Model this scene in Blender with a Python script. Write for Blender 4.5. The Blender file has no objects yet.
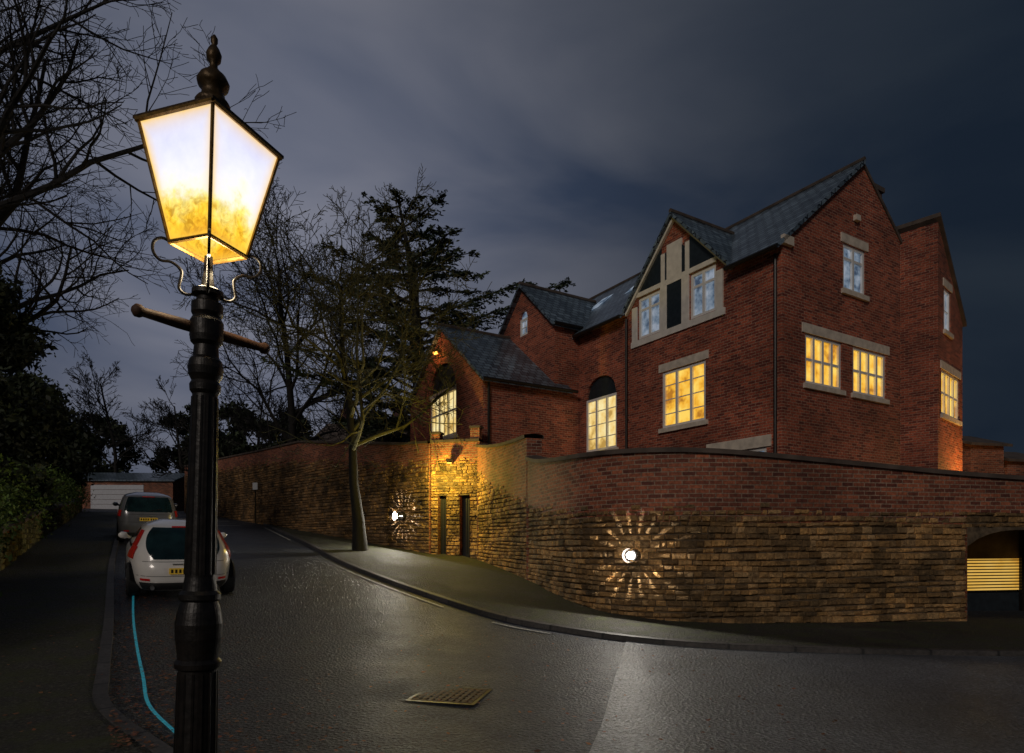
import bpy, math, random
import numpy as np
from mathutils import Vector, Matrix
random.seed(5); rng=np.random.default_rng(5)
scene=bpy.context.scene; COL=scene.collection
scene.view_settings.view_transform='Standard'; scene.view_settings.look='None'; scene.view_settings.exposure=0
PH=.07   # pavement height
# ------------------------------------------------------------------ terrain
def sp(x): return x if x>30 else math.log1p(math.exp(x))
def H(x,y):
    s=-.5*x+.87*y
    return .085*sp(s-6.5)-.03*sp(s-42)-.05*sp(s-85)

# ------------------------------------------------------------------ node helpers
class NT:
    def __init__(s,name,world=False):
        if world:
            s.m=bpy.data.worlds.new(name); s.m.use_nodes=True
        else:
            s.m=bpy.data.materials.new(name); s.m.use_nodes=True
        s.t=s.m.node_tree; s.t.nodes.clear()
    def n(s,ty,ins=None,**kw):
        nd=s.t.nodes.new(ty)
        for k,v in kw.items(): setattr(nd,k,v)
        if ins:
            for k,v in ins.items():
                sock=nd.inputs[k]
                if isinstance(v,bpy.types.NodeSocket): s.t.links.new(v,sock)
                else: sock.default_value=v
        return nd
    def mix(s,f,a,b,mode='MIX'):
        nd=s.n('ShaderNodeMix',data_type='RGBA',blend_type=mode)
        for i,v in ((0,f),(6,a),(7,b)):
            if isinstance(v,bpy.types.NodeSocket): s.t.links.new(v,nd.inputs[i])
            else: nd.inputs[i].default_value=v
        return nd.outputs[2]
    def math(s,op,a,b=0.0,clamp=False):
        nd=s.n('ShaderNodeMath',operation=op); nd.use_clamp=clamp
        for i,v in ((0,a),(1,b)):
            if isinstance(v,bpy.types.NodeSocket): s.t.links.new(v,nd.inputs[i])
            else: nd.inputs[i].default_value=v
        return nd.outputs[0]
    def ramp(s,f,stops):
        nd=s.n('ShaderNodeValToRGB',{'Fac':f}); e=nd.color_ramp.elements
        while len(e)<len(stops): e.new(.5)
        for el,(p,c) in zip(e,stops): el.position=p; el.color=c
        return nd.outputs[0]
    def out(s,sh):
        o=s.n('ShaderNodeOutputMaterial'); s.t.links.new(sh,o.inputs[0]); return s.m
def c4(r,g,b): return (r,g,b,1)

def simple(name,col,rough=.6,metal=0,noise=.25,scale=8,bump=.0,emit=None,es=0,coat=0):
    T=NT(name); co=T.n('ShaderNodeTexCoord').outputs['Object']
    nz=T.n('ShaderNodeTexNoise',{'Vector':co,'Scale':scale,'Detail':5.0}).outputs[0]
    lo=c4(*[c*(1-noise) for c in col]); hi=c4(*[min(1,c*(1+noise)) for c in col])
    c=T.ramp(nz,[(.3,lo),(.7,hi)])
    ins={'Base Color':c,'Roughness':rough,'Metallic':metal,'Coat Weight':coat}
    if bump:
        ins['Normal']=T.n('ShaderNodeBump',{'Height':nz,'Strength':bump,'Distance':.03}).outputs[0]
    if emit: ins['Emission Color']=c4(*emit); ins['Emission Strength']=es
    return T.out(T.n('ShaderNodeBsdfPrincipled',ins).outputs[0])

def brickmat(name,c1,c2,mo,w=.225,h=.075,ms=.009,off=.5,bump=.5,rough=.8,stain=.5,uvname='UVMap'):
    T=NT(name); uv=T.n('ShaderNodeUVMap',uv_map=uvname).outputs[0]
    b=T.n('ShaderNodeTexBrick',{'Vector':uv,'Color1':c4(*c1),'Color2':c4(*c2),'Mortar':c4(*mo),'Scale':1.0,'Mortar Size':ms,'Mortar Smooth':.15,'Bias':0.0,'Brick Width':w,'Row Height':h},offset=off)
    co=T.n('ShaderNodeTexCoord').outputs['Object']
    n1=T.n('ShaderNodeTexNoise',{'Vector':co,'Scale':.7,'Detail':6.0}).outputs[0]
    n2=T.n('ShaderNodeTexNoise',{'Vector':co,'Scale':22.0,'Detail':3.0}).outputs[0]
    k=T.ramp(n1,[(.25,c4(1-stain,1-stain,1-stain)),(.7,c4(1.2,1.2,1.2))])
    k2=T.ramp(n2,[(.3,c4(.6,.6,.6)),(.7,c4(1.35,1.35,1.35))])
    c=T.mix(1.0,b.outputs[0],k,'MULTIPLY'); c=T.mix(1.0,c,k2,'MULTIPLY')
    hgt=T.math('ADD',T.math('MULTIPLY',b.outputs[1],-1.0),T.math('MULTIPLY',n2,.4))
    bp=T.n('ShaderNodeBump',{'Height':hgt,'Strength':bump,'Distance':.012}).outputs[0]
    return T.out(T.n('ShaderNodeBsdfPrincipled',{'Base Color':c,'Roughness':rough,'Normal':bp}).outputs[0])

M={}
M['brick']=brickmat('red_brick',(.54,.125,.06),(.17,.033,.023),(.46,.28,.19),ms=.008,bump=.7)
M['brickd']=brickmat('dark_brick',(.14,.05,.035),(.06,.025,.02),(.10,.07,.06),ms=.008,bump=.7)  # darker brick for the chimney and the distant house
M['brickw']=brickmat('wall_brick',(.50,.15,.07),(.15,.042,.027),(.38,.26,.18),stain=.6,ms=.009,bump=.8)
M['slate']=brickmat('slate',(.20,.27,.33),(.07,.10,.13),(.012,.015,.02),w=.3,h=.24,ms=.022,rough=.32,stain=.35)
M['kerb']=brickmat('kerb_stone',(.08,.072,.068),(.05,.045,.04),(.02,.02,.02),w=.9,h=.5,ms=.02,rough=.65)
M['trim']=simple('dressed_stone',(.70,.61,.50),.8,noise=.2,scale=5,bump=.2)
M['trimp']=simple('pale_stone',(.80,.75,.67),.8,noise=.12,scale=5,bump=.1)
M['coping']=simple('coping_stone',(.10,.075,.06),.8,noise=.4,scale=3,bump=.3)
M['mortar']=simple('dark_mortar',(.12,.085,.05),.95,noise=.5,scale=10,bump=.5)
M['iron']=simple('black_iron',(.015,.012,.010),.42,metal=.2,noise=.5,scale=30,bump=.12)
M['gold']=simple('lantern_brass',(.07,.042,.016),.45,metal=.5,noise=.4,scale=30,bump=.2)
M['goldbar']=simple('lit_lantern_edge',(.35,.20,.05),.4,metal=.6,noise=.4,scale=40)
M['wood']=simple('ladder_bar_wood',(.075,.032,.016),.7,noise=.4,scale=15,bump=.2)
M['whiteframe']=simple('painted_frame',(.88,.86,.82),.5,noise=.05)
M['dark']=simple('dark_cladding',(.02,.028,.035),.35,noise=.3)
M['bark']=simple('bark',(.009,.008,.006),.95,noise=.5,scale=12,bump=.5)
M['twig']=simple('lit_twig',(.075,.07,.025),.9,noise=.4,scale=4)  # yellow-green lamplight on the twigs is put into their colour
M['barkd']=simple('dark_bark',(.014,.012,.011),.9,noise=.5,scale=10)
M['tyre']=simple('tyre_rubber',(.02,.02,.02),.8)
M['rim']=simple('alloy',(.5,.5,.5),.3,metal=.9)
M['carglass']=simple('car_glass',(.008,.022,.024),.08,noise=.5,scale=3,coat=.3)
M['carwhite']=simple('white_car_paint',(.80,.77,.73),.25,noise=.03,coat=.8)
M['cargrey']=simple('grey_car_paint',(.22,.22,.235),.3,metal=.4,noise=.05,coat=.8)
M['carplastic']=simple('car_plastic',(.03,.03,.03),.6)
M['tail']=simple('tail_lamp_red',(.42,.015,.015),.2,noise=.3,scale=40,emit=(1,.03,.02),es=.03,coat=.6)
M['plate']=simple('plate_yellow',(.75,.48,.05),.5,noise=.05,emit=(1,.6,.05),es=.05)
M['black']=simple('plate_black',(.006,.006,.006),.6)
M['paintw']=simple('road_paint_white',(.36,.36,.34),.6,noise=.7,scale=30)
M['cyan']=simple('cyan_line',(.05,.5,.62),.5,noise=.4,scale=30,emit=(.03,.5,.7),es=.10)
M['garden']=simple('garden_soil',(.05,.05,.025),.95,noise=.4,scale=2)
M['grass']=simple('rough_grass',(.035,.045,.02),.95,noise=.5,scale=1.5,bump=.5)
M['door']=simple('gate_door',(.005,.005,.006),.7)
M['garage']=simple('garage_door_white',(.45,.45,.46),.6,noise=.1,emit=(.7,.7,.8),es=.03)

def leafmat(name,col,v=.5):
    T=NT(name); a=T.n('ShaderNodeAttribute',attribute_name='Col').outputs[0]
    c=T.mix(1.0,a,c4(*col),'MULTIPLY')
    return T.out(T.n('ShaderNodeBsdfPrincipled',{'Base Color':c,'Roughness':.7}).outputs[0])
M['cedar']=leafmat('cedar_needles',(.045,.065,.032))
M['leafd']=leafmat('dark_leaves',(.022,.034,.014))
M['leafh']=leafmat('hedge_leaves',(.11,.19,.04))
M['leafdead']=leafmat('fallen_leaf',(.26,.11,.04))

def stonemat():
    T=NT('rubble_stone'); a=T.n('ShaderNodeAttribute',attribute_name='Col').outputs[0]
    co=T.n('ShaderNodeTexCoord').outputs['Object']
    n1=T.n('ShaderNodeTexNoise',{'Vector':co,'Scale':18.0,'Detail':8.0,'Roughness':.75}).outputs[0]
    n2=T.n('ShaderNodeTexNoise',{'Vector':co,'Scale':1.1,'Detail':6.0,'Roughness':.6}).outputs[0]
    c=T.mix(1.0,a,T.ramp(n1,[(.3,c4(.30,.28,.26)),(.72,c4(1.55,1.46,1.3))]),'MULTIPLY')
    c=T.mix(1.0,c,T.ramp(n2,[(.36,c4(.38,.38,.36)),(.56,c4(1.15,1.12,1.1))]),'MULTIPLY')
    bp=T.n('ShaderNodeBump',{'Height':n1,'Strength':1.0,'Distance':.06}).outputs[0]
    return T.out(T.n('ShaderNodeBsdfPrincipled',{'Base Color':c,'Roughness':.8,'Normal':bp}).outputs[0])
M['stone']=stonemat()

def asphalt(name,base,rlo,rhi,moss_glow=None,dark=.2,bright=3.6):
    T=NT(name); co=T.n('ShaderNodeTexCoord').outputs['Object']
    f=T.n('ShaderNodeTexNoise',{'Vector':co,'Scale':34.0,'Detail':5.0,'Roughness':.8}).outputs[0]
    v=T.n('ShaderNodeTexVoronoi',{'Vector':co,'Scale':30.0}).outputs[0]
    m=T.n('ShaderNodeTexNoise',{'Vector':co,'Scale':.6,'Detail':8.0,'Roughness':.65}).outputs[0]
    m2=T.n('ShaderNodeTexNoise',{'Vector':co,'Scale':3.0,'Detail':6.0,'Roughness':.7}).outputs[0]
    c=T.ramp(f,[(.38,c4(*[b*dark for b in base])),(.54,c4(*base)),(.68,c4(*[b*bright for b in base]))])
    c=T.mix(1.0,c,T.ramp(m,[(.3,c4(.5,.5,.5)),(.7,c4(1.4,1.4,1.4))]),'MULTIPLY')
    if moss_glow:
        c=T.mix(T.math('MULTIPLY',T.ramp(m2,[(.45,c4(0,0,0)),(.62,c4(1,1,1))]),.7),c,c4(*moss_glow))
    r=T.n('ShaderNodeMapRange',{0:T.math('ADD',T.math('MULTIPLY',m,.6),T.math('MULTIPLY',m2,.4)),1:.35,2:.65,3:rlo,4:rhi}).outputs[0]
    hgt=T.math('ADD',f,T.math('MULTIPLY',v,.8))
    bp=T.n('ShaderNodeBump',{'Height':hgt,'Strength':1.0,'Distance':.03}).outputs[0]
    return T.out(T.n('ShaderNodeBsdfPrincipled',{'Base Color':c,'Roughness':r,'Normal':bp}).outputs[0])
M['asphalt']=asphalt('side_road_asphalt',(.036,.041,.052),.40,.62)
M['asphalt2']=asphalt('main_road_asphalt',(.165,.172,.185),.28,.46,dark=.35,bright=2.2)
M['pave']=asphalt('pavement_asphalt',(.050,.046,.036),.6,.9,(.060,.072,.020))  # yellow-green moss tint also holds the gate lamp's glow as colour

def litwin(name,ca,cb,cc,st,sc=1.3):
    T=NT(name); co=T.n('ShaderNodeTexCoord').outputs['Object']
    n1=T.n('ShaderNodeTexNoise',{'Vector':co,'Scale':sc,'Detail':3.0,'Roughness':.6}).outputs[0]
    c=T.ramp(n1,[(.36,c4(*ca)),(.46,c4(*cb)),(.62,c4(*cc))])
    em=T.n('ShaderNodeEmission',{'Color':c,'Strength':st}).outputs[0]
    gl=T.n('ShaderNodeBsdfGlossy',{'Color':c4(.1,.1,.1),'Roughness':.1}).outputs[0]
    return T.out(T.n('ShaderNodeAddShader',{0:em,1:gl}).outputs[0])
M['winwarm']=litwin('lit_window_glass',(.45,.18,.02),(.90,.45,.04),(1.0,.66,.12),1.0,1.8)
M['wincream']=litwin('lit_cream_window_glass',(.50,.30,.07),(.90,.62,.20),(1.0,.84,.42),.95,1.6)
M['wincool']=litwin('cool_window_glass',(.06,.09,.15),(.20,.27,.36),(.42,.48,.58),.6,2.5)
M['light_louvre']=litwin('glowing_louvre',(.7,.33,.04),(.85,.48,.08),(.9,.55,.12),.75)
def emis(name,col,s):
    T=NT(name); return T.out(T.n('ShaderNodeEmission',{'Color':c4(*col),'Strength':s}).outputs[0])
M['bulb']=emis('lit_bulb',(1,.96,.9),60)
M['bulbo']=emis('amber_bulb',(1,.35,.05),8)

# ------------------------------------------------------------------ mesh helpers
def mk(name,verts,faces,mat,parent=None,smooth=False,uvs=None,cols=None,inv=None,uvauto=True):
    me=bpy.data.meshes.new(name)
    me.from_pydata([tuple(v) for v in verts],[],[tuple(f) for f in faces]); me.update()
    if mat: me.materials.append(mat)
    n=len(me.loops)
    if n and (uvs is not None or uvauto):
        uvl=me.uv_layers.new(name='UVMap')
        if uvs is not None:
            uvl.data.foreach_set('uv',np.array(uvs,dtype=float).ravel())
        else:
            arr=np.zeros((n,2))
            for p in me.polygons:
                nn=p.normal
                t=Vector((-nn.y,nn.x,0))
                if t.length<.05: t=Vector((1,0,0))
                t.normalize(); b=nn.cross(t)
                for li in p.loop_indices:
                    co=me.vertices[me.loops[li].vertex_index].co
                    arr[li]=(co.dot(t),co.dot(b))
            uvl.data.foreach_set('uv',arr.ravel())
    if cols is not None:
        ca=me.color_attributes.new('Col','FLOAT_COLOR','POINT')
        ca.data.foreach_set('color',np.array(cols,dtype=float).ravel())
    if smooth:
        me.polygons.foreach_set('use_smooth',[True]*len(me.polygons))
    ob=bpy.data.objects.new(name,me); COL.objects.link(ob)
    if parent is not None:
        ob.parent=parent
        if inv is not None: ob.matrix_parent_inverse=inv
    return ob
def thing(name,label,cat,loc=(0,0,0),rotz=0,group=None):
    e=bpy.data.objects.new(name,None); e.location=loc; e.rotation_euler=(0,0,rotz); e.empty_display_size=.3
    e['label']=label; e['category']=cat
    if group: e['group']=group
    COL.objects.link(e); return e
def TI(loc): return Matrix.Translation(-Vector(loc))

def boxvf(p0,ax,ay,az):
    p0=Vector(p0);ax=Vector(ax);ay=Vector(ay);az=Vector(az)
    v=[p0,p0+ax,p0+ax+ay,p0+ay,p0+az,p0+ax+az,p0+ax+ay+az,p0+ay+az]
    f=[(0,3,2,1),(4,5,6,7),(0,1,5,4),(1,2,6,5),(2,3,7,6),(3,0,4,7)]
    if ax.cross(ay).dot(az)<0: f=[tuple(reversed(q)) for q in f]
    return v,f
class Acc:
    def __init__(s): s.v=[];s.f=[];s.c=[]
    def add(s,v,f,col=None):
        o=len(s.v); s.v+=list(v); s.f+=[tuple(i+o for i in q) for q in f]
        if col is not None: s.c+=[(col[0],col[1],col[2],1)]*len(v)
        return s
    def box(s,*a): return s.add(*boxvf(*a))
    def bx(s,x0,x1,y0,y1,z0,z1): return s.box((x0,y0,z0),(x1-x0,0,0),(0,y1-y0,0),(0,0,z1-z0))
    def mk(s,name,mat,parent=None,**k):
        if s.c: k['cols']=s.c
        return mk(name,s.v,s.f,mat,parent,**k)
def tubevf(path,radii,n=6,cap=True):
    path=[Vector(p) for p in path]
    if not hasattr(radii,'__len__'): radii=[radii]*len(path)
    v=[];f=[]; ref=None
    for i,p in enumerate(path):
        d=(path[min(i+1,len(path)-1)]-path[max(i-1,0)]).normalized()
        if ref is None: ref=d.orthogonal().normalized()
        x=(ref-d*ref.dot(d))
        if x.length<1e-4: x=d.orthogonal()
        x.normalize(); y=d.cross(x); ref=x
        for k in range(n):
            a=2*math.pi*k/n; v.append(p+(x*math.cos(a)+y*math.sin(a))*radii[i])
    for i in range(len(path)-1):
        for k in range(n):
            a=i*n+k;b=i*n+(k+1)%n; f.append((a,b,b+n,a+n))
    if cap: f.append(tuple(reversed(range(n)))); f.append(tuple(range(len(v)-n,len(v))))
    return v,f
def lathe(prof,cx,cy,n=24,flute=0):
    v=[];f=[]
    for r,z in prof:
        for k in range(n):
            a=2*math.pi*k/n; rr=r
            v.append((cx+rr*math.cos(a),cy+rr*math.sin(a),z))
    for i in range(len(prof)-1):
        for k in range(n):
            a=i*n+k;b=i*n+(k+1)%n; f.append((a,b,b+n,a+n))
    f.append(tuple(reversed(range(n)))); f.append(tuple(range(len(v)-n,len(v))))
    return v,f

# ------------------------------------------------------------------ world
T=NT('World',True); scene.world=T.m
co=T.n('ShaderNodeTexCoord').outputs['Generated']
mp=T.n('ShaderNodeMapping',{'Vector':co,'Rotation':(0,.5,.3),'Scale':(1.0,1.6,3.0)}).outputs[0]
nz=T.n('ShaderNodeTexNoise',{'Vector':mp,'Scale':1.7,'Detail':5.0,'Roughness':.45,'Distortion':.4}).outputs[0]
def dotn(vec):
    nd=T.n('ShaderNodeVectorMath',operation='DOT_PRODUCT'); T.t.links.new(co,nd.inputs[0]); v=Vector(vec).normalized(); nd.inputs[1].default_value=v; return nd.outputs['Value']
g=T.math('MAXIMUM',dotn((-.40,1,.45)),0.0); g=T.math('POWER',g,9.0)
cl=T.ramp(nz,[(.36,c4(.0,.0,.0)),(.62,c4(1,1,1))])
base=T.mix(g,c4(.008,.014,.025),c4(.058,.080,.140))
cloud=T.mix(g,c4(.018,.026,.037),c4(.225,.230,.280))
skyc=T.mix(T.math('MULTIPLY',cl,.85),base,cloud)
bg=T.n('ShaderNodeBackground',{'Color':skyc,'Strength':1.0})
wo=T.n('ShaderNodeOutputWorld'); T.t.links.new(bg.outputs[0],wo.inputs[0])

fill_sun=bpy.data.lights.new('fill_sun','SUN'); fill_sun.energy=.60; fill_sun.angle=math.radians(14); fill_sun.color=(1,.88,.78)  # added warm fill from behind the camera, standing for street lighting
so=bpy.data.objects.new('fill_sun',fill_sun); COL.objects.link(so)
so.rotation_euler=Vector((.30,.80,-.42)).to_track_quat('-Z','Y').to_euler()

# ------------------------------------------------------------------ ground & roads
def gridmesh(name,xs,ys,dz,mat):
    v=[(x,y,H(x,y)+dz) for y in ys for x in xs]; n=len(xs); f=[]
    for j in range(len(ys)-1):
        for i in range(n-1):
            a=j*n+i; f.append((a,a+1,a+1+n,a+n))
    o=mk(name,v,f,mat,smooth=True); o['kind']='structure'; return o
xs=[-400,-250,-150,-100]+list(np.arange(-80,40.1,2.))+[60,100,200,400]
ys=[-60,-20]+list(np.arange(-6,90,2.))+[110,160,250,500]
gridmesh('ground',xs,ys,-.06,M['grass'])
def refine(P,sub):
    P=[Vector((p[0],p[1])) for p in P]; out=[]
    n=len(P)
    for i in range(n-1):
        p0=P[max(i-1,0)];p1=P[i];p2=P[i+1];p3=P[min(i+2,n-1)]
        for k in range(sub):
            t=k/sub
            out.append(.5*((2*p1)+(p2-p0)*t+(2*p0-5*p1+4*p2-p3)*t*t+(3*p1-p0-3*p2+p3)*t**3))
    out.append(P[-1]); return out
def strip(name,A,B,sub,nv,dz,mat,zf=None,struct=True,parent=None):
    A=refine(A,sub);B=refine(B,sub); v=[];f=[]
    for a,b in zip(A,B):
        for j in range(nv+1):
            p=a.lerp(b,j/nv); z=(zf(p.x,p.y) if zf else H(p.x,p.y))+dz; v.append((p.x,p.y,z))
    n=nv+1
    for i in range(len(A)-1):
        for j in range(nv):
            q=(i*n+j,i*n+j+1,(i+1)*n+j+1,(i+1)*n+j); f.append(q)
    p0,p1,p2=[Vector(v[k]) for k in f[0][:3]]
    if (p1-p0).cross(p2-p0).z<0: f=[tuple(reversed(q)) for q in f]
    o=mk(name,v,f,mat,parent)
    if struct: o['kind']='structure'
    return o
LK=[(14,1.9),(3,2.6),(0,3.1),(-1.6,3.8),(-2.8,4.8),(-3.7,5.7),(-4.4,6.8),(-6.1,9.6),(-9.2,14.6),(-12.9,20.8),(-18.6,30.5),(-24.5,40)]
LO=[(14,-4),(3,-4),(-3,-3),(-6,0),(-6.4,2.5),(-6.6,4.5),(-6.9,6.5),(-8.0,9.0),(-10.9,13.7),(-14.7,19.9),(-20.3,29.5),(-26.2,39)]
RK=[(26,8.4),(12,8.6),(7.1,8.75),(4.5,8.9),(2.5,9.2),(.9,9.95),(-.74,11.5),(-4.3,17),(-8.1,24.3),(-15,36.8),(-20,45)]
RO=[(26,15.7),(12,12.7),(7.5,11.8),(5,11.3),(3.2,11.1),(1.9,11.6),(1.0,13.6),(-1.6,20.6),(-5.5,24.3),(-14,34.5),(-19.5,41)]
gridmesh('road',list(np.arange(-60,30.1,.75)),list(np.arange(-2,62,.75)),0.0,M['asphalt'])
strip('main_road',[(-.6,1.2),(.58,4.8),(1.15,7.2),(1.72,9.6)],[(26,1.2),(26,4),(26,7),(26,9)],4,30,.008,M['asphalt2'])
strip('pavement',LK,LO,6,8,PH,M['pave'])
strip('pavement',RK,RO,6,8,PH,M['pave'])
def kerb(P,side):
    P=refine(P,8); v=[];f=[];uv=[];L=0;Ls=[]
    for i,p in enumerate(P):
        d=(P[min(i+1,len(P)-1)]-P[max(i-1,0)]).normalized(); nrm=Vector((-d.y,d.x))*side
        if i: L+=(p-P[i-1]).length
        Ls.append(L)
        for o_,dz in ((-.01,-.05),(0,PH-.005),(.012,PH+.008),(.13,PH+.008),(.13,-.05)):
            q=p+nrm*(o_-.02); v.append((q.x,q.y,H(q.x,q.y)+dz))
    V=[0,.17,.19,.32,.45]
    for i in range(len(P)-1):
        for j in range(4):
            q=[(i,j),(i,j+1),(i+1,j+1),(i+1,j)]
            if side>0: q=q[::-1]
            f.append([a*5+b for a,b in q]); uv+=[(Ls[a],V[b]) for a,b in q]
    o=mk('kerb',v,f,M['kerb'],uvs=uv); o['kind']='structure'
kerb(LK,-1); kerb(RK,-1)
# ------------------------------------------------------------------ markings
def offsetline(P,o_):
    P=refine(P,10); out=[]
    for i,p in enumerate(P):
        d=(P[min(i+1,len(P)-1)]-P[max(i-1,0)]).normalized(); out.append(p+Vector((-d.y,d.x))*o_)
    return out
def ribbon(name,pts,w,dz,mat):
    v=[];f=[]
    for i,p in enumerate(pts):
        d=(pts[min(i+1,len(pts)-1)]-pts[max(i-1,0)]).normalized(); n=Vector((-d.y,d.x))
        for s in (1,-1):
            q=p+n*s*w/2; v.append((q.x,q.y,H(q.x,q.y)+dz))
    for i in range(len(pts)-1): f.append((2*i,2*i+1,2*i+3,2*i+2))
    p0,p1,p2=[Vector(v[k]) for k in f[0][:3]]
    if (p1-p0).cross(p2-p0).z<0: f=[tuple(reversed(q)) for q in f]
    o=mk(name,v,f,mat); o['kind']='structure'; return o
rl=offsetline(RK,.30)
def seg(pts,test): return [p for p in pts if test(p)]
ribbon('road_line',seg(rl,lambda p:-4.2<p.x<-1.1 and p.y<17),.06,.014,M['paintw'])
ribbon('road_line',seg(rl,lambda p:-.5<p.x<.7),.06,.014,M['paintw'])
ribbon('road_line',seg(rl,lambda p:-12<p.x<-8.2),.07,.014,M['paintw'])
ribbon('road_line',refine([(-13.2,31),(-14.5,30.2),(-16,30.3)],5),.25,.014,M['paintw'])
ribbon('road_line',refine([(-15.0,34),(-17,33.2),(-19,33.6)],5),.3,.014,M['paintw'])
ribbon('road_line',refine([(-2.35,4.75),(-2.75,5.2),(-3.35,5.9),(-3.92,6.8),(-4.75,8.1),(-5.8,9.8),(-7.1,12.0)],8),.032,.018,M['cyan'])  # thin cyan strip along the left kerb, weakly emissive
# drain cover
gr=thing('drain_cover','worn rusty rectangular drain cover set in the asphalt','drain cover',(-.60,6.45,H(-.60,6.45)-.004),math.radians(-14))
a=Acc(); 
for i in range(9): a.bx(-.30+i*.068,-.30+i*.068+.040,-.29,.29,.004,.012)
for i in range(7): a.bx(-.33,.29,-.29+i*.093,-.29+i*.093+.035,.002,.0105)
a.mk('grating',simple('rusty_iron',(.085,.04,.022),.6,metal=.2,noise=.8,scale=25,bump=.4),gr)
a=Acc(); a.bx(-.37,-.333,-.34,.34,.0,.012); a.bx(.293,.33,-.34,.34,0,.012); a.bx(-.333,.293,-.34,-.30,0,.012); a.bx(-.333,.293,.30,.34,0,.012)
a.mk('frame',M['iron'],gr)

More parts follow.
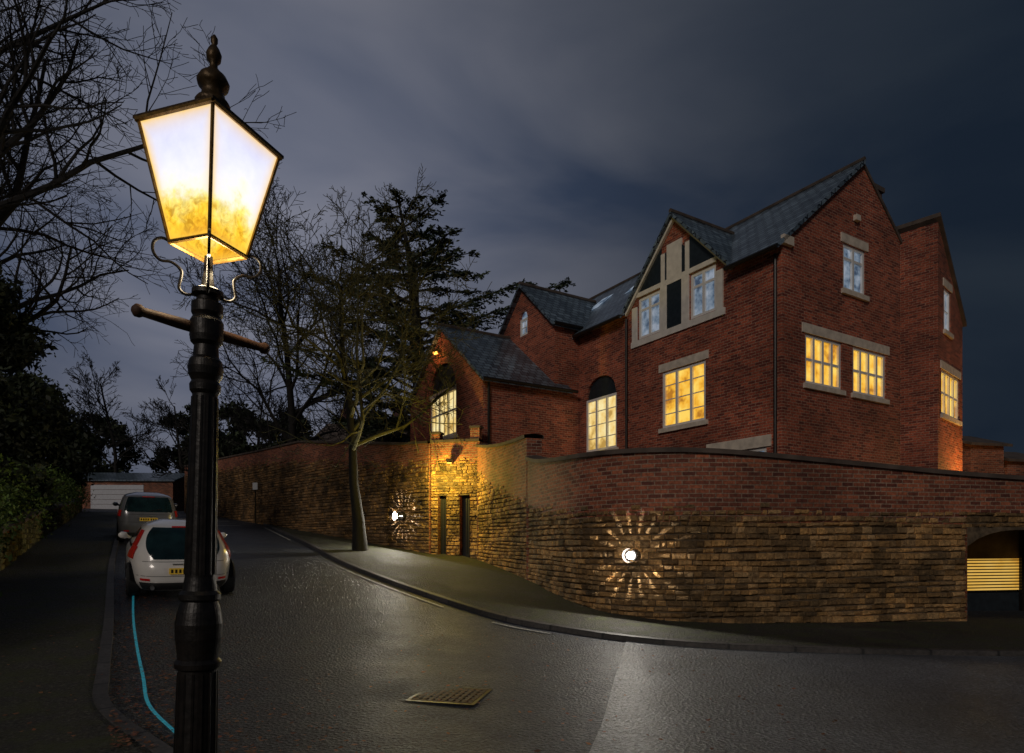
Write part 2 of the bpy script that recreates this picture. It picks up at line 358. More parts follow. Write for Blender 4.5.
# ------------------------------------------------------------------ walls along a line
def chaikin(P,k):
    for _ in range(k):
        Q=[P[0]]
        for a_,b_ in zip(P[:-1],P[1:]):
            Q.append(tuple(.75*x+.25*y for x,y in zip(a_,b_))); Q.append(tuple(.25*x+.75*y for x,y in zip(a_,b_)))
        Q.append(P[-1]); P=Q
    return P
def linewall(name,label,pts,openings=(),ck=2,thick=.35,stonecol=(1,1,1),copn=True,brickoff=.05,step=.15,rows=(.085,.10,.115,.13),wid=(.10,.27)):
    P=chaikin(pts,ck) if ck else list(pts)
    P=np.array(P); Ls=np.concatenate([[0],np.cumsum(np.hypot(np.diff(P[:,0]),np.diff(P[:,1])))]); LT=Ls[-1]
    def pos(L): return Vector((np.interp(L,Ls,P[:,0]),np.interp(L,Ls,P[:,1])))
    def top(L): return float(np.interp(L,Ls,P[:,2]))
    def st(L): return float(np.interp(L,Ls,P[:,3]))
    def nrm(L):
        d=(pos(min(L+.05,LT))-pos(max(L-.05,0))).normalized(); n=Vector((d.y,-d.x))
        return n if n.dot(-pos(L))>0 else -n
    def fr(L,off,z): p=pos(L)+nrm(L)*off; return (p.x,p.y,z)
    base=pos(0); loc=(base.x,base.y,H(base.x,base.y))
    root=thing(name,label,'wall',loc); I=TI(loc)
    samp=sorted(set([round(x,3) for x in np.arange(0,LT,step)]+[LT]+[o[0] for o in openings]+[o[1] for o in openings]))
    def low(La,Lb,which):
        m=(La+Lb)/2
        for o in openings:
            if o[0]-1e-4<=m<=o[1]+1e-4: return o[2]
        return None
    mv=Acc(); bv=[];bf=[];buv=[]; cv=Acc()
    for La,Lb in zip(samp[:-1],samp[1:]):
        g0=min(H(*pos(La)),H(*pos(Lb)))-.2
        lo=low(La,Lb,0)
        z0=g0 if lo is None else lo
        if z0<st(La):
            mv.add([fr(La,0,z0),fr(Lb,0,z0),fr(Lb,0,st(Lb)),fr(La,0,st(La))],[(0,1,2,3)])
            zb=(st(La),st(Lb))
        else: zb=(z0,z0)
        o=len(bv); ta,tb=top(La),top(Lb)
        bv+=[fr(La,brickoff,zb[0]),fr(Lb,brickoff,zb[1]),fr(Lb,brickoff,tb),fr(La,brickoff,ta),
             fr(La,-thick,g0 if lo is None else lo),fr(Lb,-thick,g0 if lo is None else lo),fr(Lb,-thick,tb),fr(La,-thick,ta)]
        for q in ((0,1,2,3),(5,4,7,6),(3,2,6,7),(4,5,1,0)):
            bf.append([o+i for i in q])
            for i in q: buv.append(((Lb if i in(1,2,5,6) else La),bv[o+i][2]+(.4 if i>3 and q==(3,2,6,7) else 0)))
        if copn:
            w0,w1=-thick-.05,brickoff+.06
            cv.add([fr(La,w1,ta),fr(Lb,w1,tb),fr(Lb,w1,tb+.08),fr(La,w1,ta+.08),fr(La,w0,ta),fr(Lb,w0,tb),fr(Lb,w0,tb+.08),fr(La,w0,ta+.08),
                    fr(La,-thick/2,ta+.12),fr(Lb,-thick/2,tb+.12)],[(0,1,2,3),(5,4,7,6),(3,2,9,8),(8,9,6,7),(4,5,1,0)])
    for L in (0,LT)+tuple(x for o in openings for x in o[:2]):
        z1=top(L)
        for o in openings:
            if L in o[:2]: z1=o[2]
        zg=H(*pos(L))-.2; o_=len(bv)
        bv+=[fr(L,brickoff,zg),fr(L,-thick,zg),fr(L,-thick,z1),fr(L,brickoff,z1)]; bf.append([o_,o_+1,o_+2,o_+3]); buv+=[(0,zg),(thick,zg),(thick,z1),(0,z1)]
    if mv.v: mv.mk('mortar_backing',M['mortar'],root,inv=I)
    mk('brickwork',bv,bf,M['brickw'],root,uvs=buv,inv=I)
    if copn: cv.mk('coping',M['coping'],root,inv=I)
    sa=Acc(); zmax=max(P[:,3]); zmin=min(H(P[i,0],P[i,1]) for i in range(len(P)))-.1
    z=zmin; row=0
    while z<zmax:
        h=random.choice(rows); L=-random.random()*.3
        while L<LT:
            w=random.uniform(*wid)*(1.5 if random.random()<.10 else 1); La=max(L,0);Lb=min(L+w,LT); L+=w
            if Lb-La<.06: continue
            Lm=(La+Lb)/2
            if z+h*.6>st(Lm)+random.uniform(-.03,.05) or z+h<H(*pos(Lm)): continue
            skip=False
            for o in openings:
                if z<o[2]:
                    if La<o[0]<Lb: Lb=o[0]
                    elif La<o[1]<Lb: La=o[1]
                    elif La>=o[0] and Lb<=o[1]: skip=True
            if skip or Lb-La<.04: continue
            g=random.uniform(.003,.010); dep=random.uniform(.025,.070); iz=random.uniform(.012,.028)
            wob=.014*math.sin(Lm*1.7+row)
            j=lambda s=.009: random.uniform(-s,s)
            a0,a1,b0,b1=La+g,Lb-g,z+g+wob,z+h-g+wob
            k0,k1,k2,k3=[random.uniform(-.004,.016) for _ in range(4)]
            vs=[fr(a0,0,b0),fr(a1,0,b0),fr(a1,0,b1),fr(a0,0,b1),
                fr(a0,dep*.5,b0+k0),fr(a1,dep*.5,b0+k1),fr(a1,dep*.5,b1-k2),fr(a0,dep*.5,b1-k3),
                fr(a0+iz+abs(j()),dep+j(),b0+iz),fr(a1-iz-abs(j()),dep+j(),b0+iz+abs(j(.006))),fr(a1-iz,dep+j(),b1-iz),fr(a0+iz,dep+j(),b1-iz-abs(j(.006)))]
            t=random.random(); k=random.uniform(.42,1.35)
            c=[(.62*(1-t)+.48*t)*k,(.375*(1-t)+.33*t)*k,(.145*(1-t)+.17*t)*k]
            c=[c[i]*stonecol[i] for i in range(3)]
            sa.add(vs,[(0,1,5,4),(1,2,6,5),(2,3,7,6),(3,0,4,7),(4,5,9,8),(5,6,10,9),(6,7,11,10),(7,4,8,11),(8,9,10,11)],c)
        z+=h; row+=1
    if sa.v: sa.mk('stonework',M['stone'],root,inv=I,uvauto=False)
    return root,pos,nrm,I,LT,fr
Rp=[(.42,15.5,3.55,2.5),(.65,14.6,3.35,2.4),(1.1,12.8,3.2,2.3),(1.55,11.75,3.15,2.2),(2.2,11.15,3.12,2.2),(3.0,10.92,3.10,2.2),(4,10.97,3.05,2.2),(6,11.35,2.92,2.15),(8.55,11.88,2.76,2.12),(11.5,12.48,2.68,2.1),(30,16.3,2.6,2.0)]
P=np.array(chaikin(Rp,2)); LsR=np.concatenate([[0],np.cumsum(np.hypot(np.diff(P[:,0]),np.diff(P[:,1])))])
def LatX(x): return float(np.interp(x,P[:,0],LsR))
oL=LatX(8.38); oR=LatX(11.5)
wr=linewall('retaining_wall','curved stone retaining wall with red brick top',Rp,[(oL,oR,1.82)])
linewall('retaining_wall','higher stone and brick wall climbing beside pavement',[(.40,15.62,4.1,2.6),(.15,16.4,4.12,2.75),(-.3,17.8,4.2,3.1),(-.75,19.1,4.35,3.5),(-1.05,20.2,4.55,3.9)],ck=1)
DO=((.33,.66),(1.12,1.40))
gw=linewall('gateway_wall','floodlit stone gateway wall with two dark doors',[(-1.02,20.35,4.75,4.3),(-2.62,20.75,4.75,4.3)],[(DO[0][0],DO[0][1],3.05),(DO[1][0],DO[1][1],3.05)],ck=0)
fw=linewall('boundary_wall','long old stone wall running up the hill',[(-2.66,20.8,4.75,4.2),(-3.9,22.2,4.9,4.3),(-9.5,28.8,6.0,5.3),(-13.4,33.5,6.2,5.7),(-17.3,38,6.4,5.9),(-24,47,7,6.5)],ck=0,stonecol=(.6,.58,.6),rows=(.10,.12,.15),wid=(.14,.4))
root,pos,nrm,I,LT,fr=gw
for a0,a1 in DO:
    A_=Acc(); p=Vector(fr(a0+.002,-.20,1.0)); q=Vector(fr(a1-.002,-.20,1.0)); A_.box(p,q-p,Vector((0,.05,0)),(0,0,2.1))
    d=A_.mk('door',M['door'],root,inv=I)
    A_=Acc()
    for i in range(3):
        L=a0+(a1-a0)*(i+.5)/3; pp=Vector(fr(L-.008,-.18,1.2)); A_.box(pp,Vector(fr(L+.008,-.18,1.2))-pp,Vector(fr(L-.008,-.165,1.2))-pp,(0,0,1.8))
    A_.mk('door_batten',M['door'],d)
for L,w,hh in ((0.0,.30,.34),(1.34,.28,.20)):
    A_=Acc(); p=Vector(fr(L,-.25,4.835)); q=Vector(fr(L+w,-.25,4.835)); n=nrm(.5)
    A_.box(p,q-p,Vector((n.x*.32,n.y*.32,0)),(0,0,hh)); pr_=A_.mk('pier',M['brickw'],root,inv=I)
    A_=Acc(); dd=(q-p).normalized()*.03; A_.box(p-dd+Vector((0,0,hh+.002))-Vector((n.x*.03,n.y*.03,0)),q-p+dd*2,Vector((n.x*.38,n.y*.38,0)),(0,0,.07)); A_.mk('cap',M['coping'],pr_)
# garage recess
root,pos,nrm,I,LT,fr=wr
pl=pos(oL);pr=pos(oR);d=(pr-pl).normalized();n=Vector((d.y,-d.x))
if n.y>0:n=-n
def g3(t,dep,z): q=pl+d*t-n*dep; return Vector((q.x,q.y,z))
W_=(pr-pl).length
A_=Acc()
for (s,e) in ((( 0,.35),(0,4)),((0,4),(W_,4)),((W_,4),(W_,.35))):
    A_.add([g3(s[0],s[1],-.1),g3(e[0],e[1],-.1),g3(e[0],e[1],2.3),g3(s[0],s[1],2.3)],[(0,1,2,3)])
A_.add([g3(0,.3,1.95),g3(W_,.3,1.95),g3(W_,4,1.95),g3(0,4,1.95)],[(3,2,1,0)])
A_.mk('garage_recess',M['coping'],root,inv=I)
A_=Acc()
N=12
for i in range(N):
    t0,t1=W_*i/N,W_*(i+1)/N
    zf=lambda t: 1.80-.32*abs(2*t/W_-1)**3.5
    A_.add([g3(t0,-.03,zf(t0)),g3(t1,-.03,zf(t1)),g3(t1,-.03,1.85),g3(t0,-.03,1.85),g3(t0,.3,zf(t0)),g3(t1,.3,zf(t1))],[(0,1,2,3),(0,4,5,1)])
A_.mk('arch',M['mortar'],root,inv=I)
A_=Acc(); A_.add([g3(.05,1.6,.50),g3(W_-.05,1.6,.50),g3(W_-.05,1.6,1.20),g3(.05,1.6,1.20)],[(0,1,2,3)])
sh=A_.mk('shutter',M['light_louvre'],root,inv=I)  # backing glows by emission, in place of a lamp in the recess
A_=Acc()
for i in range(11):
    z=.50+i*.066; p=g3(.02,1.58,z); A_.box(p,d.to_3d()*(W_-.04),n.to_3d()*.05,(0,0,.022))
for t in (.02,W_*.5,W_-.08):
    p=g3(t,1.585,0); A_.box(p,d.to_3d()*.06,n.to_3d()*.07,(0,0,1.8))
A_.mk('slat',M['iron'],sh)
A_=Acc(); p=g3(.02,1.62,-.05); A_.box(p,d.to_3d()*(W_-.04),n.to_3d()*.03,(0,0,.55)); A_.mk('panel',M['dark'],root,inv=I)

strip('garden',[(30,16.8),(12,13.1),(7.5,12.2),(4.5,11.6),(2.8,11.7),(1.8,13.0),(1.0,15.8),(-.4,20.9),(-3.7,22.8),(-13,34.2),(-23,47)],
      [(30,60),(26,60),(22,60),(18,60),(14,60),(10,60),(6,60),(2,60),(-2,60),(-8,60),(-16,60)],3,12,0,M['garden'],zf=lambda x,y:max(2.3,H(x,y)+.6))

# ------------------------------------------------------------------ house
A=Vector((-.522,.853,0)).normalized(); B=Vector((.853,.522,0)).normalized()
P0=Vector((6.75,16,0)); HL=(6.75,16,0.0); hroot=thing('brick_house','large red brick house with slate roofs and stone window dressings','house',HL); HI=TI(HL)
def wallpanel(O,d,n,t0,t1,z0,roof,openings=(),extra=(),mat='brick',parent=None,inv=None,name='wall'):
    br=set([t0,t1])|set(extra)
    for o in openings:
        br|={o[0],o[1]}
        if o[4]>0:
            for k in range(1,12): br.add(o[0]+(o[1]-o[0])*k/12)
    br=sorted(x for x in br if t0-1e-6<=x<=t1+1e-6)
    def ot(o,t):
        if o[4]<=0: return o[3]
        m=(o[0]+o[1])/2; hw=(o[1]-o[0])/2; x=min(1,abs((t-m)/hw)); return o[3]+o[4]*math.sqrt(max(0,1-x*x))
    V=[];F=[];UV=[]
    flip = d.cross(Vector((0,0,1))).dot(n)<0
    def quad(pts):
        o_=len(V)
        for (t,z,dep) in pts: V.append(O+d*t-n*dep+Vector((0,0,z)))
        q=list(range(o_,o_+4)); uv=[(t+dep,z) for t,z,dep in pts]
        if flip: q=q[::-1];uv=uv[::-1]
        F.append(q); UV.extend(uv)
    for ta,tb in zip(br[:-1],br[1:]):
        m=(ta+tb)/2; cur=(z0,z0)
        for o in sorted([o for o in openings if o[0]-1e-6<=m<=o[1]+1e-6],key=lambda o:o[2]):
            quad([(ta,cur[0],0),(tb,cur[1],0),(tb,o[2],0),(ta,o[2],0)]); cur=(ot(o,ta),ot(o,tb))
            quad([(ta,cur[0],.14),(tb,cur[1],.14),(tb,cur[1],0),(ta,cur[0],0)])
        quad([(ta,cur[0],0),(tb,cur[1],0),(tb,roof(tb),0),(ta,roof(ta),0)])
    for o in openings:
        quad([(o[0],o[2],0),(o[0],o[2],.14),(o[0],o[3],.14),(o[0],o[3],0)])
        quad([(o[1],o[2],.14),(o[1],o[2],0),(o[1],o[3],0),(o[1],o[3],.14)])
        quad([(o[0],o[2],0),(o[1],o[2],0),(o[1],o[2],.14),(o[0],o[2],.14)])
    return mk(name,V,F,M[mat],parent,uvs=UV,inv=inv)
def wb(acc,O,d,n,t0,t1,z0,z1,n0,n1):
    acc.box(O+d*t0+n*n0+Vector((0,0,z0)),d*(t1-t0),n*(n1-n0),(0,0,z1-z0))
def window(O,d,n,t0,t1,z0,z1,cols,rows,glass='winwarm',arch=0,sill=True,lintel=True,parent=None,inv=None,side=False,fw=.085,archglass=None,trans=.70,bars=True):
    a=Acc(); lo,hi=-.10,-.03
    wb(a,O,d,n,t0,t0+fw,z0,z1,lo,hi); wb(a,O,d,n,t1-fw,t1,z0,z1,lo,hi)
    wb(a,O,d,n,t0+fw,t1-fw,z0,z0+fw,lo,hi); wb(a,O,d,n,t0+fw,t1-fw,z1-fw,z1,lo,hi)
    mw=.045
    for i in range(1,cols):
        t=t0+(t1-t0)*i/cols; wb(a,O,d,n,t-mw,t+mw,z0+fw,z1-fw,lo,hi)
    if trans:
        z=z0+(z1-z0)*trans; wb(a,O,d,n,t0+fw,t1-fw,z-.035,z+.035,lo,hi-.012)
    for j in range(1,rows):
        z=z0+(z1-z0)*j/rows; wb(a,O,d,n,t0+fw,t1-fw,z-.014,z+.014,lo,hi-.022)
    if bars:
        for i in range(cols):
            t=t0+(t1-t0)*(i+.5)/cols; wb(a,O,d,n,t-.012,t+.012,z0+fw,z1-fw,lo,hi-.026)
    w=a.mk('window',M['whiteframe'],parent,inv=inv)
    flip=d.cross(Vector((0,0,1))).dot(n)<0
    V=[O+d*t-n*.092+Vector((0,0,z)) for t,z in ((t0,z0),(t1,z0),(t1,z1),(t0,z1))]
    f=[(3,2,1,0)] if flip else [(0,1,2,3)]
    mk('glass',V,f,M[glass],w)
    if arch:
        N=14; m=(t0+t1)/2; hw=(t1-t0)/2
        V=[O+d*(m+hw*math.cos(math.pi*k/N))-n*.09+Vector((0,0,z1+arch*math.sin(math.pi*k/N))) for k in range(N+1)]
        f=list(range(N+1)); f=f if flip else f[::-1]
        mk('fanlight',V,[f],M[archglass or 'dark'],w)
    if sill:
        a=Acc(); wb(a,O,d,n,t0-.1,t1+.1,z0-.13,z0-.003,-.13,.07); a.mk('sill',M['trim'],w)
    if lintel and not arch:
        a=Acc(); wb(a,O,d,n,t0-.12,t1+.12,z1+.003,z1+.24,-.13,.03); a.mk('lintel',M['trim'],w)
    return w
nL=-B; nG=-A
ev=9.1
def roofL(t):
    if 1.6<t<5.6: return ev+2.15*(1-abs(t-3.6)/2.0)
    return ev
opsL=[(2.45,4.15,5.0,6.72,0),(6.25,7.9,4.7,6.55,.72),(2.08,3.02,8.0,9.3,0),(4.22,5.2,8.0,9.3,0),(.45,2.1,2.6,4.0,0)]
wallpanel(P0,A,nL,0,8.3,1.5,roofL,opsL,(1.6,3.6,5.6),parent=hroot,inv=HI)
window(P0,A,nL,2.45,4.15,5.0,6.72,3,4,parent=hroot,inv=HI,bars=False,trans=0)
window(P0,A,nL,6.25,7.9,4.7,6.55,3,4,'wincream',arch=.72,parent=hroot,inv=HI,bars=False,trans=0)
window(P0,A,nL,.45,2.1,2.6,4.0,3,2,'wincool',parent=hroot,inv=HI)
window(P0,A,nL,2.08,3.02,8.0,9.3,2,1,'wincool',sill=False,lintel=False,parent=hroot,inv=HI,bars=False)
window(P0,A,nL,4.22,5.2,8.0,9.3,2,1,'wincool',sill=False,lintel=False,parent=hroot,inv=HI,bars=False)
def polypanel(name,pts,O,d,n,n0,n1,mat,parent,inv):
    V=[O+d*t+n*n1+Vector((0,0,z)) for t,z in pts]+[O+d*t+n*n0+Vector((0,0,z)) for t,z in pts]; k=len(pts)
    F=[list(range(k)),list(range(2*k-1,k-1,-1))]+[[i,(i+1)%k,(i+1)%k+k,i+k][::-1] for i in range(k)]
    area=sum(pts[i][0]*pts[(i+1)%k][1]-pts[(i+1)%k][0]*pts[i][1] for i in range(k))
    if (area>0)!=(d.cross(Vector((0,0,1))).dot(n)>0): F=[q[::-1] for q in F]
    return mk(name,V,F,M[mat],parent,inv=inv)
a=Acc()
for (t0,t1,z0,z1) in ((1.75,5.5,7.78,7.97),(1.82,2.05,7.97,9.05),(3.05,3.32,7.97,9.33),(3.92,4.19,7.97,9.33),(5.23,5.45,7.97,9.05),(2.05,3.32,9.333,9.47),(3.92,5.23,9.333,9.47),(3.02,3.18,9.47,10.3),(4.0,4.16,9.47,10.3)):
    wb(a,P0,A,nL,t0,t1,z0,z1,0,.05)
wb(a,P0,A,nL,3.32,3.92,9.3,10.5,0,.045)
a.mk('stone_dressing',M['trimp'],hroot,inv=HI)
gt=lambda t: ev+2.15*(1-abs(t-3.6)/2.0)
for pts in ([(3.323,7.973),(3.917,7.973),(3.917,9.297),(3.323,9.297)],[(1.95,9.475),(3.017,9.475),(3.017,gt(3.017)-.14),],[(4.163,9.475),(5.25,9.475),(4.163,gt(4.163)-.14)],[(3.183,9.475),(3.317,9.475),(3.317,10.3),(3.183,10.2)],[(3.923,9.475),(3.997,9.475),(3.997,10.3),(3.923,10.3)]):
    polypanel('dark_panel',pts,P0,A,nL,0,.035,'dark',hroot,HI)
for s in (-1,1):
    a=Acc(); p=P0+A*3.6+nL*.02+Vector((0,0,ev+2.02)); e=P0+A*(3.6+s*2.1)+nL*.02+Vector((0,0,ev-.22))
    a.box(e,p-e,nL*(.09+.004*s),(0,0,.16)); a.mk('bargeboard',M['trimp'],hroot,inv=HI)
def roofG(t): return ev+.85*t if t<=3.53 else ev+3.0-.85*(t-3.53)
opsG=[(.95,2.55,5.65,6.95,0),(3.08,4.72,5.65,6.95,0),(2.62,3.68,8.42,9.69,0)]
wallpanel(P0,B,nG,0,5.5,1.5,roofG,opsG,(3.53,),parent=hroot,inv=HI)
for o in opsG[:2]: window(P0,B,nG,o[0],o[1],o[2],o[3],4,1,lintel=False,parent=hroot,inv=HI,bars=False,trans=.5)
window(P0,B,nG,2.62,3.68,8.42,9.69,2,1,'wincool',parent=hroot,inv=HI,bars=False)
a=Acc(); wb(a,P0,B,nG,.8,4.88,6.953,7.2,-.12,.03); a.mk('stone_band',M['trim'],hroot,inv=HI)
a=Acc(); wb(a,P0,B,nG,-.05,.35,9.0,9.22,0,.1); a.mk('kneeler_stone',M['trim'],hroot,inv=HI)
a=Acc(); wb(a,P0,A,nL,.3,2.4,4.003,4.3,0,.035); a.mk('stone_band',M['trim'],hroot,inv=HI)
wallpanel(P0+B*5.5,A,B,0,14,1.5,lambda t:ev+3-.85*1.97,parent=hroot,inv=HI)
P3=P0+A*8.3
wallpanel(P3,-B,nG,0,1.08,1.5,lambda t:9.3,parent=hroot,inv=HI)
P2=P0+A*8.3-B*1.08
wallpanel(P2,A,nL,0,4.05,1.5,lambda t:9.3+1.9*(1-abs(t-2.03)/2.03),[(1.75,2.3,9.35,10.0,.27)],(2.03,),parent=hroot,inv=HI)
window(P2,A,nL,1.75,2.3,9.35,10.0,1,2,'wincool',arch=.27,archglass='wincool',sill=False,parent=hroot,inv=HI,trans=0)
PC=P0+A*8.24
wallpanel(PC,-B,nG,0,3.98,1.5,lambda t:7.0,parent=hroot,inv=HI)
PD=PC-B*3.98
wallpanel(PD,A,nL,0,6.15,1.5,lambda t:7.0+2.42*(1-abs(t-3.075)/3.075),[(1.95,4.2,5.35,7.05,1.05)],(3.075,),parent=hroot,inv=HI)
window(PD,A,nL,1.95,4.2,5.35,7.05,3,1,'wincream',arch=1.05,parent=hroot,inv=HI,fw=.1,trans=.55,bars=True)
a=Acc(); wb(a,PD,A,nL,1.95,4.2,6.95,7.12,-.06,.02); a.mk('stone_band',M['trim'],hroot,inv=HI)
wallpanel(P0+A*14.4,B,A,-3.98,5.5,1.5,lambda t:7.0,parent=hroot,inv=HI)
def roofslab(polys,zf,mat='slate',name='roof',th=.12):
    V=[];F=[]
    for pts in polys:
        k=len(pts);o=len(V)
        top=[P0+A*t+B*b+Vector((0,0,zf(t,b))) for t,b in pts]
        V+=top+[p-Vector((0,0,th)) for p in top]
        up=sum(((top[i].x*top[(i+1)%k].y-top[(i+1)%k].x*top[i].y) for i in range(k)))>0
        f0=list(range(o,o+k)); f1=list(range(o+2*k-1,o+k-1,-1)); sd=[[o+i,o+k+i,o+k+(i+1)%k,o+(i+1)%k] for i in range(k)]
        if not up: f0=f0[::-1];f1=f1[::-1];sd=[q[::-1] for q in sd]
        F+=[f0,f1]+sd
    return mk(name,V,F,M[mat],hroot,inv=HI)
zm=lambda t,b: ev+.08+.85*b
roofslab([[(-.10,-.3),(1.5,-.3),(1.5,3.53),(-.10,3.53)],[(1.5,0),(1.6,0),(3.6,2.5),(5.6,0),(5.7,0),(5.7,3.53),(1.5,3.53)],[(5.7,-.3),(8.3,-.3),(8.3,3.53),(5.7,3.53)],[(8.3,0),(14.5,0),(14.5,3.53),(8.3,3.53)]],zm)
roofslab([[(-.04,3.53),(14.5,3.53),(14.5,5.55),(-.04,5.55)]],lambda t,b:ev+3.08-.85*(b-3.53),mat='coping')
zc=lambda t,b: ev+2.15*(1-abs(t-3.6)/2.0)+.10
roofslab([[(1.45,-.22),(3.6,-.22),(3.6,2.62),(1.45,-.1)]],zc,name='gable_roof'); roofslab([[(3.6,-.22),(5.75,-.22),(5.75,-.1),(3.6,2.62)]],zc,name='gable_roof')
z2=lambda t,b: 9.3+1.9*(1-abs(t-10.33)/2.03)+.08
roofslab([[(8.12,-1.28),(10.33,-1.28),(10.33,2.5),(8.12,.1)]],z2); roofslab([[(10.33,-1.28),(12.55,-1.28),(12.55,.1),(10.33,2.5)]],z2)
z3=lambda t,b: 7.0+2.42*(1-abs(t-11.315)/3.075)+.08
roofslab([[(8.0,-4.15),(11.315,-4.15),(11.315,-.5),(8.0,-.5)]],z3); roofslab([[(11.315,-4.15),(14.6,-4.15),(14.6,-.5),(11.315,-.5)]],z3)
for p,q,z in (((-.08,3.53),(14.5,3.53),ev+3.1),((3.6,-.22),(3.6,2.55),ev+2.27),((10.33,-1.28),(10.33,2.4),11.3),((11.315,-4.15),(11.315,-1),9.52)):
    v,f=tubevf([P0+A*p[0]+B*p[1]+Vector((0,0,z)),P0+A*q[0]+B*q[1]+Vector((0,0,z))],.07,6); mk('ridge_tiles',v,f,M['coping'],hroot,inv=HI)
def pt(t,b,z): return P0+A*t+B*b+Vector((0,0,z))
for p,q in (((-.1,-.33,8.86),(1.5,-.33,8.86)),((5.75,-.33,8.86),(8.2,-.33,8.86)),((8.0,-4.1,6.86),(8.0,-.3,6.86)),((8.1,-1.2,9.2),(8.1,0,9.2))):
    v,f=tubevf([pt(*p),pt(*q)],.06,8); mk('gutter',v,f,M['iron'],hroot,inv=HI)
for t,b,z in ((.15,-.06,8.8),(8.18,-3.8,6.8),(5.7,-.06,8.8)):
    v,f=tubevf([pt(t,b,z),pt(t,b,1.6)],.045,8); mk('downpipe',v,f,M['iron'],hroot,inv=HI)
for t0_ in (7.0,9.2):
    V=[pt(t,b,zm(t,b)+.06) for t,b in ((t0_,1.6),(t0_+.7,1.6),(t0_+.7,2.4),(t0_,2.4))]; mk('rooflight',V,[(0,1,2,3)],M['wincool'],hroot,inv=HI)
a=Acc(); wb(a,P0,B,nG,3.1,3.3,10.4,10.55,0,.1); a.mk('alarm_box',M['trim'],hroot,inv=HI)
a=Acc(); q=pt(.5,4.1,9.3); a.box(q,A*.8,B*1.35,(0,0,2.75)); ch=a.mk('chimney',M['brickd'],hroot,inv=HI)
a=Acc(); q=pt(.44,4.04,12.053); a.box(q,A*.92,B*1.47,(0,0,.14)); a.mk('chimney_cap',M['coping'],ch)
for b in (4.3,4.75,5.2):
    c_=pt(.9,b,0); v,f=lathe([(.15,12.195),(.13,12.3),(.13,12.5),(.16,12.52),(.16,12.58)],c_.x,c_.y,12); mk('chimney_pot',v,f,M['coping'],ch)
A2=Vector((-.67,.742,0)).normalized(); B2=Vector((.742,.67,0)).normalized(); Cc=Vector((12.98,19.5,0))
wallpanel(Cc,A2,-B2,0,6,1.5,lambda t:11.35,parent=hroot,inv=HI)
wallpanel(Cc,B2,-A2,0,2.75,1.5,lambda t:11.35-.9*t,[(.35,2.35,5.5,6.9,0),(.62,1.35,8.15,9.5,0)],parent=hroot,inv=HI)
window(Cc,B2,-A2,.35,2.35,5.5,6.9,4,1,parent=hroot,inv=HI,bars=False,trans=.5)
window(Cc,B2,-A2,.62,1.35,8.15,9.5,1,2,'wincool',parent=hroot,inv=HI,trans=0)
wallpanel(Cc+B2*2.75,A2,B2,0,6,1.5,lambda t:8.87,parent=hroot,inv=HI)
V=[Cc+B2*t-A2*.10+Vector((0,0,11.42-.9*t)) for t in (-.12,2.85)]; V+=[V[1]+A2*6.3,V[0]+A2*6.3]; V+=[v-Vector((0,0,.12)) for v in V]
mk('roof',V,[(0,1,2,3),(7,6,5,4),(0,4,5,1),(1,5,6,2),(2,6,7,3),(3,7,4,0)],M['coping'],hroot,inv=HI)

def block_house(name,label,x,y,w,dp,zb,zt,rh,ang,mat,roofm,chim=False,win=True,door=None):
    loc=(x,y,zb); r=thing(name,label,'house' if door is None else 'garage',loc,ang)
    a=Acc(); V=[(-w/2,0,-1),(w/2,0,-1),(w/2,dp,-1),(-w/2,dp,-1),(-w/2,0,zt-zb),(w/2,0,zt-zb),(w/2,dp,zt-zb),(-w/2,dp,zt-zb),(-w/2,dp/2,zt-zb+rh),(w/2,dp/2,zt-zb+rh)]
    mk('wall',V,[(0,1,5,4),(1,2,6,9,5),(2,3,7,6),(3,0,4,8,7)],mat,r)
    e=.2; k=rh/(dp/2); V=[(-w/2-e,-e,zt-zb-e*k+.06),(w/2+e,-e,zt-zb-e*k+.06),(w/2+e,dp/2,zt-zb+rh+.06),(-w/2-e,dp/2,zt-zb+rh+.06),(w/2+e,dp+e,zt-zb-e*k+.06),(-w/2-e,dp+e,zt-zb-e*k+.06)]
    V+=[(p[0],p[1],p[2]-.1) for p in V]
    rf=mk('roof',V,[(0,1,2,3),(3,2,4,5),(7,6,9,8),(8,9,11,10),(0,6,7,1),(4,10,11,5),(1,7,8,2),(2,8,10,4),(3,9,6,0),(5,11,9,3)],roofm,r)
    if chim:
        for x0,hh in ((-w*.35,1.2),(w*.25,1.4)):
            a=Acc(); a.bx(x0,x0+.9,dp/2-.3,dp/2+.3,zt-zb+rh-.8,zt-zb+rh+hh); cc=a.mk('chimney',mat,rf)
            for cx in (x0+.2,x0+.55):
                a=Acc(); a.bx(cx,cx+.2,dp/2-.1,dp/2+.1,zt-zb+rh+hh+.002,zt-zb+rh+hh+.5); a.mk('chimney_pot',mat,rf)
    if door:
        a=Acc(); n_=5
        for i in range(n_): a.bx(door[0],door[1],-.05,-.01,.03+i*2.1/n_,.03+(i+1)*2.1/n_-.03)
        a.mk('garage_door',M['garage'],r)
    return r
block_house('outbuilding','small brick outbuilding glowing in amber light',18.2,24.5,1.6,3,2.3,5.3,.5,.25,M['brickw'],M['coping'])
block_house('outbuilding','low brick shed behind the garden wall',20.6,25.5,2.2,3,2.3,4.8,.5,.25,M['brickw'],M['coping'])
block_house('garage_building','low garage with pale door at top of road',-33.5,55,8.5,6,H(-33.5,55),H(-33.5,55)+2.5,.9,.05,M['brickw'],M['slate'],door=(-2.6,1.8))
block_house('distant_house','dark old house with tall chimneys among trees',-13.5,52,9,8,4,9.0,3,-.35,M['brickd'],M['coping'],chim=True)

